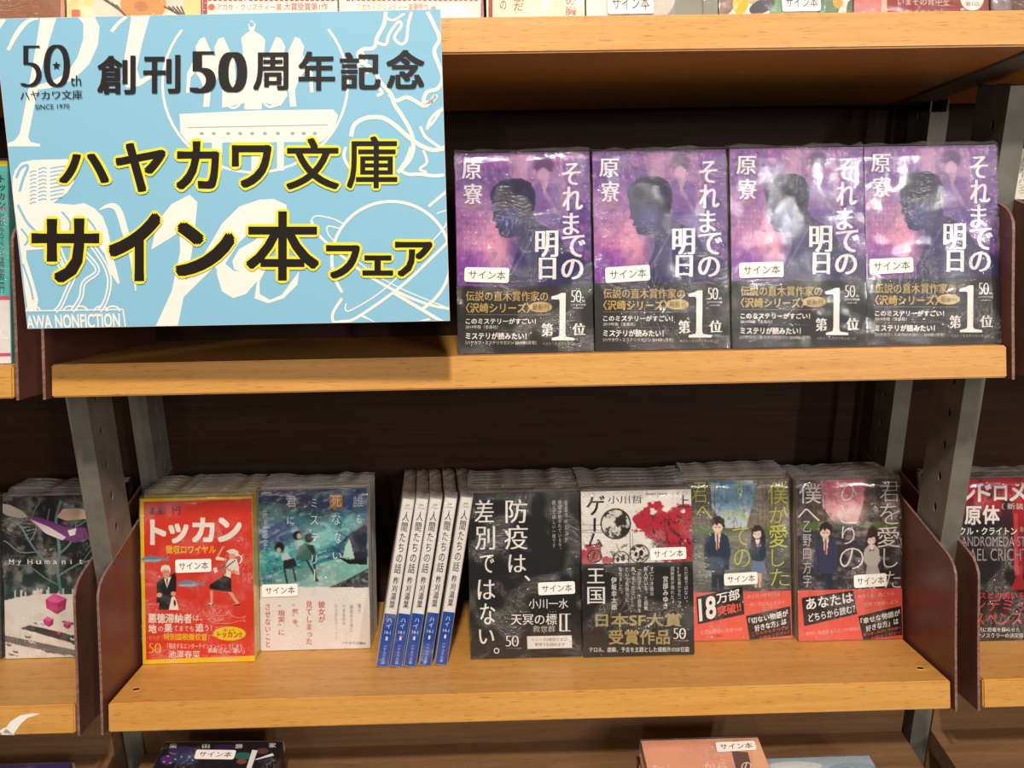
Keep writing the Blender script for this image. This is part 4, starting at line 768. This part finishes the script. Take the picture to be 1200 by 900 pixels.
# ---- middle row neighbours
t, cv = front_book('turq', 'turquoise and white paperback at the left edge behind the sign, left bay middle shelf', None, 0, -.1435, .012, .1065, PH, .014, cmat('5fb8b0'), 81)
A = Art([(-158.3, 191.3), (4.1, 188.7), (8.7, 426.5), (-153.7, 429.8)], .1065, PH)
A.poly([(-170, 180), (20, 180), (20, 450), (-170, 450)], 'efe8e4', .00004); A.poly([(-170, 180), (20, 180), (20, 352), (-170, 352)], '5cbcb2', .00006); A.poly([(-170, 180), (20, 180), (20, 195), (-170, 195)], 'e8cc30', .00008)
A.poly([(-170, 350), (20, 347), (20, 352), (-170, 355)], 'd85a80', .0001); A.poly([(-170, 418), (20, 414), (20, 418), (-170, 422)], 'd85a80', .0001)
A.text('トッカン', (-7, 205, 2, 246), '2c2a2a', .03, vert=True); A.text('徴収官', (-6, 243, 2, 247), 'c83a3a', 0); A.text('おばけなんてないさ', (-5, 250, 1, 300), '3a3636', 0, vert=True); A.text('高殿円', (-5, 300, 1, 345), '3a3636', 0, vert=True)
art_obj(A, 'cover_artwork', cv)
t, cv = front_book('paper', 'dark brown paperback with white top half at the right edge, right bay middle shelf', None, 0, .7705, .035, .1065, PH, .014, cmat('3a241c'), 82)
A = Art([(1187.2, 174.6), (1336.5, 172.2), (1340.5, 396.1), (1191.2, 399.1)], .1065, PH)
A.poly([(1180, 165), (1350, 165), (1350, 232), (1180, 234)], 'e6e0d4', .00006); A.text('サッカーバンク', (1192, 185, 1203, 228), '5a544e', 0, vert=True); A.text('いつかすべての', (1212, 182, 1224, 228), '5a544e', 0, vert=True)
art_obj(A, 'cover_artwork', cv)
# ================================================================== top row: only the feet of the books show
TOPC = [
 (-.0900, 'a8785c', 'brown paperback at the far left of the top shelf, feet only'),
 (.0150, 'efd9a6', 'cream paperback with an orange drawing on the top shelf, above the sign'),
 (.1187, 'f2ebe2', 'white paperback with pink frame and prize line on the top shelf, above the sign'),
 (.2241, 'f2ebe2', 'white paperback with prize line on the top shelf, above the right end of the sign'),
 (.3399, 'f4e6cf', 'cream paperback with vertical red writing on the top shelf'),
 (.4156, 'a9aa96', 'grey-green paperback with white sticker on the top shelf'),
 (.5197, 'efe8df', 'white floral paperback with yellow and green leaves on the top shelf'),
 (.6255, '8e4440', 'dark red paperback with a round white seal on the top shelf'),
 (.7336, '63403c', 'dark maroon paperback at the right end of the top shelf')]
TC = [[(-87.2, -179.3), (76.9, -180.8), (81.4, 59.8), (-82.6, 62.1)], [(74.6, -180.8), (237.7, -182.3), (242.2, 57.6), (79.1, 59.9)], [(233.5, -182.3), (395.7, -183.8), (400.1, 55.5), (238.0, 57.7)], [(394.0, -183.8), (555.3, -185.3), (559.7, 53.3), (398.5, 55.5)], [(569.4, -185.4), (729.7, -186.9), (734.0, 50.9), (573.8, 53.1)], [(683.4, -186.5), (843.1, -188.0), (847.4, 49.4), (687.8, 51.6)], [(839.5, -188.0), (998.2, -189.5), (1002.5, 47.3), (843.8, 49.4)], [(997.2, -189.4), (1155.1, -190.9), (1159.2, 45.1), (1001.4, 47.3)], [(1157.4, -191.0), (1314.4, -192.4), (1318.5, 42.9), (1161.6, 45.1)]]
for i, (x, hx, lb) in enumerate(TOPC):
    xx = {3: .2241, 4: .3380}.get(i, x); ww = {3: .1115, 4: .0765, 0: .1035, 1: .1025, 2: .1040, 5: .1030, 6: .1045}.get(i, .1065)
    if i == 8: ww = .0300+.0765
    C_ = TC[i]; full = .1065
    t, cv = front_book('top', lb, 'paperbacks on the top shelf', 2, xx, .070, ww, PH, .014, cmat(hx), 90+i)
    A = Art(C_, full, PH); A.clip = (0, ww, 0, PH)
    if i == 0: A.poly([(-90, -170), (90, -170), (90, 70), (-90, 70)], '9c6a4e', .00005); A.poly([(68, -170), (90, -170), (90, 70), (72, 70)], 'd8a080', .00007)
    if i == 1:
        A.poly([(70, -170), (250, -170), (250, 70), (70, 70)], 'f2dc9c', .00005); A.poly([(112, -20), (215, -20), (215, 40), (105, 40)], 'e9e0d0', .00007); A.ell(168, 5, 27, 22, 'dca060', .0001); A.ell(165, 8, 8, 6, 'c88850', .00012)
        for j in range(5): A.line([(112+j*6, -6+j*3), (140+j*2, 12+j*2)], 2, '6a5a50', .00012); A.line([(192+j*5, 8), (210+j*2, 18+j)], 2, '6a5a50', .00012)
        A.poly([(84, 12), (94, 12), (94, 30), (84, 30)], 'd87a6a', .0001)
    if i in (2, 3):
        A.poly([(230, -170), (570, -170), (570, 70), (230, 70)], 'f4efe6', .00005); pk = 'b8524a'
        if i == 2: A.line([(240, -170), (240, 60)], 6, pk, .0001); A.line([(235, -170), (235, 60)], 1.5, pk, .0001)
        x0 = 236 if i == 2 else 398
        for j in range(26): A.poly([(x0+8+j*6, -3), (x0+12+j*6, -3), (x0+12+j*6, 2), (x0+8+j*6, 2)], pk, .0001)
        if i == 2: A.ell(248, 9, 4, 4, 'd87050', .0001); A.text('アガサ・クリスティー賞', (254, 5, 330, 13), 'c86a58', 0, .0002); A.text('大賞受賞第1作', (333, 4, 384, 13), 'c05040', 0, .0002)
        else: A.text('アガサ・クリスティー賞優秀作', (418, 5, 502, 13), 'd08a70', 0, .0002); A.ell(508, 11, 3, 3, 'b0a8a8', .0002); A.line([(566, -170), (566, 60)], 5, pk, .0001)
    if i == 4:
        A.poly([(565, -170), (700, -170), (700, 70), (565, 70)], 'f6e8cc', .00005); A.line([(577, -170), (578, 60)], 5, 'a04038', .0001)
        A.text('君の', (588, -14, 597, 13), '6a5048', 0, .0002, vert=True); A.text('歌だ', (604, -8, 617, 14), 'c04038', .01, .0002, vert=True); A.text('の胸', (665, -4, 678, 19), 'a83830', .01, .0002, vert=True)
    if i == 5:
        A.poly([(683, -170), (850, -170), (850, 70), (683, 70)], '97998a', .00005); A.poly([(683, -170), (735, -170), (745, 70), (683, 70)], 'e9e2dc', .00007); A.ell(755, -10, 38, 40, 'cfc8c0', .00009); A.line([(820, -100), (825, 60)], 2, '7c7e70', .0001)
    if i == 6:
        A.poly([(838, -170), (1010, -170), (1010, 70), (838, 70)], 'f1ebe4', .00005)
        for cx, cy, rx, ry, co, ro in ((852, 4, 10, 16, '8a6a62', .5), (868, 4, 9, 14, 'e4be3c', .2), (893, 8, 16, 8, '5a5a62', -.4), (888, -4, 14, 8, 'c8bca8', -.5), (910, 6, 9, 16, '7aa884', .2), (970, 8, 14, 14, '6a8a70', .3), (960, -4, 10, 18, '8a98a0', .2), (1000, 10, 8, 14, '6c7a6c', .2)): A.ell(cx, cy, rx, ry, co, .0001+.00001*(cx % 3), rot=ro)
        A.ell(982, 4, 6, 6, 'e4b040', .0002)
    if i == 7:
        A.poly([(997, -170), (1170, -170), (1170, 70), (997, 70)], '96483f', .00005); A.poly([(997, -170), (1040, -170), (1040, 70), (997, 70)], 'd0827a', .00007); A.line([(1036, -100), (1036, 60)], 6, 'e4b8a0', .0001)
        A.text('いまその背中を', (1052, -2, 1112, 7), 'e8d0c8', 0, .0002); A.text('追う者たち', (1062, 12, 1100, 17), 'd8b0a8', 0, .0002); A.ell(1139, -2, 14, 15, 'ece4de', .0002); A.text('第1回', (1131, 3, 1147, 8), '9a5048', .01, .0003)
    if i == 8: A.poly([(1150, -170), (1330, -170), (1330, 70), (1150, 70)], '5f3c3a', .00005); A.poly([(1160, -170), (1183, -170), (1186, 70), (1160, 70)], '6a5450', .00007)
    art_obj(A, 'cover_artwork', cv)
    if i == 5: sticker(t, A, [(711, -6), (764, -8), (766, 17), (712, 18)], 'サイン本')
    if i == 6: sticker(t, A, [(915, -6), (960, -7), (961, 14), (916, 15)], 'サイン本')
# ================================================================== flat piles on the plinths
def flat(desc, lab, x, yfar, ztop, n, th, hexc, yaw, art, C_, w_=.1075):
    for i in range(n):
        t = empty('paperback_book'); z = ztop-i*(th+.0006); dy = 0 if i == 0 else rnd.uniform(-.001, .001)
        t.matrix_world = Matrix.Translation((x+dy, yfar, z+ZW)) @ Matrix.Rotation(yaw, 4, 'Z') @ Matrix.Translation((0, -PH, 0)) @ Matrix.Rotation(-math.pi/2, 4, 'X')
        tag(t, lab if i == 0 else '%s book from the top in the %s' % (ORD[i], desc), 'book', desc)
        cv = bookbody(t, w_, PH, th-.0004, cmat(hexc), 60+i, wrap=(i == 0))
        if i == 0 and art:
            A = Art(C_, w_, PH); q = art(A); art_obj(A, 'cover_artwork', cv)
            if q: sticker(t, A, q, 'サイン本')
def a1(A):
    A.frame(170, 860, 6.667)
    A.poly([(-900, 60), (1500, 60), (1500, 2000), (-900, 2000)], '191622', .00004)
    for cx, cy, rx, ry, co in ((240, 165, 55, 26, '8a5a4a'), (300, 150, 120, 30, '3a2a5e'), (180, 230, 60, 40, '5a2a72'), (320, 220, 110, 50, '2c3c66'), (640, 130, 100, 26, '30204c'), (780, 200, 70, 30, '2a6a5c'), (930, 160, 50, 24, '5a4038'), (770, 245, 40, 20, '8a4a3a'), (960, 235, 70, 30, '2e2a30')): A.ell(cx, cy, rx, ry, co, .00006+.00001*(cx % 4))
    for cx, cy in ((180, 200), (240, 225), (150, 245), (200, 255), (380, 232), (290, 205)): A.ell(cx, cy, 9, 6, 'c9a890', .00014)
    A.poly([(352+(22 if i % 2 == 0 else 9)*math.sin(math.pi*i/5), 206-(16 if i % 2 == 0 else 7)*math.cos(math.pi*i/5)) for i in range(10)], '8a8ca0', .00014)
    for s_, bx in (('柴', (188, 96, 248, 136)), ('田', (452, 104, 512, 138)), ('勝', (716, 104, 775, 140)), ('家', (980, 96, 1035, 136))): A.text(s_, bx, 'ded8d2', .02, .0003)
    A.poly([(850, 152), (893, 158), (880, 200), (850, 300), (810, 300)], 'efeae6', .0003); A.poly([(868, 232), (1010, 180), (1022, 200), (890, 232)], 'efeae6', .0003)
    return [(410, 158), (728, 164), (708, 238), (392, 233)]
flat('pile of dark paperbacks on the plinth below', 'dark purple paperback with stars lying flat on a pile at the bottom left', .0330, .0190, -.3790, 4, .0114, '1c1a24', -.030, a1, [(193, 873), (332.7, 873.5), (272, 1092), (94, 1098)])
def a2(A):
    A.frame(740, 860, 7.06); A.poly([(0, 40), (2400, 40), (2400, 2000), (0, 2000)], 'eeab8c', .00004); A.poly([(600, 40), (2400, 40), (2400, 2000), (1300, 2000), (1000, 150)], 'f0b890', .00005)
    A.poly([(835, 170), (968, 180), (1000, 300), (1060, 520), (930, 520), (860, 270)], '6e5650', .0001); A.text('新', (842, 84, 905, 99), '6a5a54', 0, .0003)
    A.text('ホーム', (170, 262, 340, 330), 'f6ded0', .01, .0003); A.text('から', (600, 258, 800, 330), 'f6ded0', .01, .0003); A.text('の', (915, 262, 1000, 330), 'f6ded0', .01, .0003)
    return [(700, 104), (1022, 100), (1040, 174), (715, 184)]
flat('pile of pink paperbacks on the plinth below', 'salmon pink paperback with a brown bar lying flat on a pile at the bottom', .4676, .0100, -.3830, 3, .0142, 'd8906e', .0, a2, [(751.6, 869), (888.7, 869), (975, 1082), (801, 1087)])
def a3(A):
    A.poly([(800, 860), (1300, 860), (1300, 1200), (800, 1200)], 'a9bac6', .00004); A.ell(930, 900, 34, 6, 'd8dde0', .00006); A.ell(1000, 905, 30, 8, '8fa6b6', .00006); A.ell(960, 960, 60, 18, 'c8d2d8', .00006)
flat('pair of pale blue paperbacks on the plinth', 'pale blue paperback with clouds lying flat beside the salmon pink pile', .5720, .0060, -.4030, 2, .0118, '9fb0bc', .0, a3, [(883, 890), (1020.5, 889), (1140, 1107), (968, 1112)], .1065)
def a4(A):
    A.poly([(-300, 880), (120, 880), (120, 1200), (-300, 1200)], '3c2a6e', .00004); A.ell(30, 905, 30, 5, '6a4a98', .00006); A.ell(-10, 912, 30, 6, '241a48', .00007)
flat('purple paperback on the left plinth', 'dark purple paperback lying flat at the bottom left corner of the photo', -.1720, .0330, -.4145, 1, .0118, '2a2050', .0, a4, [(-53.5, 898), (84, 895), (-41, 1114), (-212, 1120)])
# ================================================================== the sign
t = empty('shop_sign'); tag(t, 'large pale blue shop sign with yellow-edged black writing hung in front of the shelves', 'sign')
t.matrix_world = Matrix.Translation((.0111, -.0393, .0429+ZW)) @ Matrix.Rotation(math.radians(-1.36), 4, 'Z') @ Matrix.Rotation(math.radians(-.42), 4, 'Y') @ Matrix.Rotation(math.radians(-6.9), 4, 'X')
SW, SH = .2968, .2103
b = MB(); b.box(0, SW, 0, .003, 0, SH, cmat('e8e4dc')); pn = b.build('board', t)
b = MB(); b.box(.142, .158, .003, .0075, SH-.030, SH-.004, M['plate']); b.box(.142, .158, .0072, .0120, SH-.016, SH-.0135, M['plate']); b.build('clip', t)
A = Art([(-7, 20), (515, 11), (527, 376), (33, 387)], SW, SH)
BL_ = '8cc2dc'; WT = 'f4efe6'; l1 = .00012
A.poly([(-40, -20), (600, -20), (600, 420), (-40, 420)], BL_, .00004)
# large italic letters
A.poly([(48, 16), (67, 16), (52, 70), (40, 130), (34, 160), (37, 166), (48, 168), (48, 171), (8, 171), (10, 167), (18, 164), (24, 156), (33, 110), (42, 60)], WT, l1)
A.poly([(92, 14), (112, 14), (118, 30), (116, 52), (106, 74), (88, 92), (66, 101), (46, 104), (46, 98), (62, 94), (80, 84), (92, 66), (99, 44), (99, 26)], WT, l1)
A.curve([(44, 18), (30, 26), (18, 42), (10, 57)], 6, WT, l1, taper=True); A.curve([(10, 57), (24, 34), (36, 22), (46, 19)], 4, WT, l1)
A.poly([(155, 14), (177, 14), (168, 50), (162, 80), (166, 92), (178, 86), (180, 90), (165, 100), (150, 102), (144, 92), (148, 62), (153, 34)], WT, l1); A.curve([(150, 18), (140, 26), (132, 36)], 4, WT, l1)
A.curve([(-5, 34), (2, 26), (6, 20)], 5, WT, l1)
A.poly([(-7, 22), (6, 16), (1, 30), (-7, 40)], WT, l1)
A.poly([(179, 293), (186, 260), (203, 239), (224, 228), (233, 237), (231, 260), (226, 300), (219, 330), (252, 286), (262, 284), (256, 310), (217, 349), (211, 392), (185, 392), (203, 342), (213, 295), (212, 272), (200, 280)], WT, l1)
A.poly([(240, 300), (262, 262), (282, 242), (305, 234), (322, 233), (337, 240), (338, 258), (330, 280), (318, 300), (300, 322), (288, 320), (276, 316), (274, 306), (282, 292), (300, 282), (312, 270), (300, 268), (282, 284), (264, 312), (262, 322)], WT, l1)
A.poly([(255, 300), (262, 290), (266, 310), (276, 318), (302, 318), (312, 298), (316, 310), (306, 330), (306, 345), (318, 352), (332, 346), (352, 318), (350, 334), (334, 350), (316, 356), (300, 350), (303, 330), (290, 345), (275, 350), (262, 342), (256, 322)], WT, l1)
# ring, quadriga and gate
A.arc(300, 98, 108, 104, -38, 218, 3, WT, l1)
A.poly([(212, 133), (300, 129), (391, 128), (397, 135), (392, 152), (378, 166), (222, 167), (213, 155)], WT, l1); A.line([(222, 149), (385, 146)], 1, '9fb0b4', .0002)
for x in (238, 252, 269, 283, 297, 312, 327, 344, 357, 370): A.ell(x, 156, 2.4, 1.8, '9fb0b4', .0002)
for x0, x1 in ((250, 262), (296, 313), (326, 334)): A.poly([(x0, 166), (x1, 166), (x1, 200), (x0, 200)], WT, l1)
A.poly([(288, 128), (286, 60), (284, 44), (290, 38), (294, 36), (292, 28), (296, 23), (301, 28), (299, 36), (306, 40), (312, 46), (311, 62), (308, 128)], WT, .00014); A.ell(296, 28, 3, 3, BL_, .0002)
for cx, fl in ((236, 1), (258, 1), (330, -1), (352, -1)):
    P = [(0, -58), (6, -60), (10, -50), (14, -40), (20, -30), (22, 0), (14, 18), (12, 40), (4, 40), (6, 16), (0, 0), (-6, -10), (-12, -2), (-14, 20), (-18, 20), (-17, -8), (-10, -24), (-4, -34), (-6, -46)]
    A.poly([(cx+fl*x*.9, 92+y*.82) for x, y in P], WT, .00013+.00001*(cx % 3))
A.poly([(262, 96), (335, 94), (338, 112), (330, 124), (300, 118), (262, 126)], WT, .00013); A.arc(275, 112, 10, 14, 0, 360, 3, WT, .00014); A.arc(318, 112, 9, 13, 0, 360, 3, WT, .00014)
# upper right: tree / animal line drawing
ww = 4.5
A.curve([(452, 14), (450, 28), (442, 44), (438, 56), (425, 58), (420, 66), (432, 78), (440, 84), (446, 96), (458, 110), (462, 122), (470, 134), (482, 156), (484, 176), (478, 190), (466, 202)], ww, WT, l1)
A.curve([(482, 14), (478, 28), (476, 46), (470, 52), (462, 44), (470, 30), (466, 26), (456, 40), (452, 52), (442, 50)], 3.5, WT, l1); A.curve([(452, 20), (460, 24), (474, 16)], 3, WT, l1)
A.curve([(500, 14), (508, 30), (514, 46), (508, 60), (514, 78), (518, 92), (512, 104), (500, 108), (496, 120), (506, 118), (510, 112), (498, 124), (486, 118), (476, 114), (464, 118), (456, 110)], ww, WT, l1)
A.curve([(424, 60), (430, 72), (420, 76), (432, 86)], 3, WT, l1); A.curve([(440, 100), (448, 108), (442, 112)], 4, WT, l1)
A.curve([(500, 150), (508, 142), (518, 126)], 3, WT, l1); A.curve([(412, 160), (416, 146), (430, 138), (448, 138), (462, 146), (478, 160), (492, 170), (508, 176), (522, 172)], 5, WT, l1); A.curve([(492, 148), (498, 160), (508, 168), (520, 176)], 3.5, WT, l1)
A.curve([(482, 172), (476, 188), (470, 198), (478, 204), (492, 204), (508, 206), (520, 205)], 4, WT, l1); A.curve([(406, 172), (404, 184), (410, 196), (418, 202)], 3.5, WT, l1); A.curve([(496, 176), (500, 190), (492, 198), (500, 202)], 3, WT, l1); A.curve([(500, 152), (504, 140), (514, 130), (524, 128)], 3.5, WT, l1)
# planet with two ring orbits
A.arc(459, 304, 69, 68, 145, 420, 3.6, WT, l1, n=60); A.arc(459, 304, 69, 68, 60, 100, 0.1, WT, l1)
def orb(cx, cy, rx, ry, rot, w_=1.6): A.arc(cx, cy, rx, ry, 0, 360, w_, WT, .00016, rot, 70)
A.curve([(366, 258), (372, 253), (390, 256), (403, 262)], 1.6, WT, l1); A.curve([(366, 258), (372, 272), (390, 290), (425, 318), (462, 340), (500, 356), (528, 362)], 3.2, WT, l1); A.curve([(384, 270), (386, 265), (400, 268)], 1.6, WT, l1); A.curve([(384, 270), (392, 282), (430, 314), (470, 338), (528, 362)], 1.4, WT, l1)
A.curve([(402, 350), (392, 366), (392, 377), (402, 377), (420, 372), (470, 336), (510, 298), (530, 278)], 3.4, WT, l1); A.curve([(407, 356), (406, 363), (414, 363), (450, 340), (490, 300), (516, 272), (524, 258), (523, 246)], 1.6, WT, l1)
A.curve([(502, 242), (516, 230), (526, 222)], 3.4, WT, l1); A.curve([(512, 250), (526, 245)], 1.6, WT, l1); A.curve([(460, 342), (490, 360), (520, 378)], 4, WT, l1); A.line([(425, 370), (440, 380)], 3, WT, l1); A.line([(504, 374), (490, 380)], 3, WT, l1)
# skeletal horse-man, lower left
A.poly([(18, 200), (26, 190), (40, 187), (80, 186), (88, 192), (88, 214), (80, 226), (64, 238), (88, 240), (100, 238), (112, 244), (122, 254), (128, 270), (134, 300), (142, 332), (140, 334), (132, 322), (124, 298), (118, 290), (96, 286), (60, 292), (32, 294), (32, 304), (40, 330), (46, 352), (44, 366), (34, 366), (30, 340), (26, 300), (20, 260), (18, 230)], WT, l1)
A.poly([(16, 206), (24, 192), (34, 196), (28, 220), (22, 236), (30, 252), (24, 260), (16, 250), (14, 225)], WT, l1)
A.curve([(118, 246), (130, 241), (140, 246), (148, 270), (156, 300), (161, 342)], 8, WT, l1, taper=True)
for pts in ([(70, 290), (78, 310), (88, 322), (80, 342), (72, 360), (66, 366)], [(88, 284), (104, 300), (116, 318), (100, 332), (96, 350), (86, 366)], [(108, 286), (124, 310), (130, 330), (126, 352), (118, 366)], [(60, 290), (72, 312), (84, 330)]): A.curve(pts, 6, WT, .00013); A.curve(pts, 2, BL_, .00016)
for x in (40, 84, 96, 120, 134): A.arc(x, 366, 8, 6, 180, 360, 2, WT, .00014)
for j in range(9):
    A.curve([(46, 198+j*4.6), (52, 196+j*4.6), (56, 197+j*4.6)], 1.3, BL_, .0002); A.curve([(60, 197+j*4.6), (70, 195+j*4.6), (84-j*1.2, 194+j*4.6)], 1.3, BL_, .0002); A.curve([(36, 202+j*4.6), (40, 200+j*4.6), (44, 200+j*4.6)], 1.2, BL_, .0002)
A.curve([(20, 208), (26, 196), (34, 194), (28, 210), (24, 224)], 3, BL_, .0002); A.curve([(22, 240), (28, 252), (34, 262), (44, 272)], 3, BL_, .0002); A.curve([(60, 262), (70, 274), (74, 284)], 2.5, BL_, .0002)
for pts in ([(104, 256), (112, 266), (118, 280)], [(74, 248), (84, 262), (80, 280)], [(26, 268), (34, 280), (30, 288)], [(28, 310), (36, 334), (40, 352)], [(92, 262), (98, 274), (96, 284)]): A.curve(pts, 2.2, BL_, .0002)
A.line([(30, 366), (146, 363.6)], 1.6, WT); A.line([(146, 363.6), (149, 386)], 1.6, WT)
A.text('AWA NONFICTION', [(31, 371), (142, 368), (143, 385), (33, 388)], WT, .03, .0003)
art_obj(A, 'printed_artwork', pn)
newL = lambda: Art([(-7, 20), (515, 11), (527, 376), (33, 387)], SW, SH, -.0006)
L_ = newL(); DK = '2a2726'
L_.text('5', (24.5, 52, 50.5, 100.5), DK, -.03, serif=.03); L_.text('0', (53, 51, 84, 100.5), DK, -.03, serif=.035)
L_.poly([(68+(5.4 if i % 2 == 0 else 2.2)*math.sin(math.pi*i/5), 75.5-(5.6 if i % 2 == 0 else 2.3)*math.cos(math.pi*i/5)) for i in range(10)], DK, .0003)
L_.text('th', (84.5, 87, 97, 99.5), DK, 0); L_.text('ハヤカワ文庫', [(25, 105.5), (98, 104.3), (98.5, 115), (25.5, 116.4)], DK, 0, serif=.01); L_.text('SINCE 1970', [(43, 121.6), (83, 120.6), (83.4, 126), (43.4, 127.4)], DK, 0)
art_obj(L_, 'anniversary_mark', pn); L_ = newL()
for ch, bx in (('創', (116, 64, 161, 109.5)), ('刊', (170, 63.5, 213.5, 108.5)), ('周', (298.5, 61, 339.5, 105.5)), ('年', (351, 60, 393.7, 105.5)), ('記', (399, 61, 446.5, 105)), ('念', (453, 58.5, 497, 104))): L_.text(ch, bx, DK, .02, serif=.012)
L_.text('5', (224, 59.5, 255, 108), DK, -.02, serif=.06); L_.text('0', (257.5, 60.5, 291.5, 107.5), DK, -.02, serif=.065)
art_obj(L_, 'headline_lettering', pn); L_ = newL()
BK = '241d19'; YE = 'f2e63a'
for ch, bx, bo_, ol in (('ハ', (71, 179.5, 130, 214.5), .035, .05), ('ヤ', (137.5, 167, 196.5, 225), .035, .042), ('カ', (208.5, 165, 259, 222), .035, .045), ('ワ', (273.5, 169.5, 320, 220), .035, .045), ('文', (337, 161.5, 398.5, 222), .022, .04), ('庫', (407.5, 159.5, 466, 221), .018, .034),
    ('サ', (38.5, 256, 118.5, 332), .035, .034), ('イ', (129.5, 249.5, 190.5, 330), .04, .032), ('ン', (207.5, 260.5, 277, 324), .045, .034), ('本', (290.5, 247.5, 375.5, 329), .022, .03), ('フ', (383.5, 287, 423, 326.5), .04, .055), ('ェ', (425.8, 299, 461.5, 323), .05, .055), ('ア', (463.5, 282.8, 507, 324), .035, .052)):
    L_.text(ch, bx, BK, bo_, .0003, outline=(YE, ol*1.2))
art_obj(L_, 'main_lettering', pn)
# ------------------------------------------------------------------ tidy
bpy.data.objects.remove(_fo)
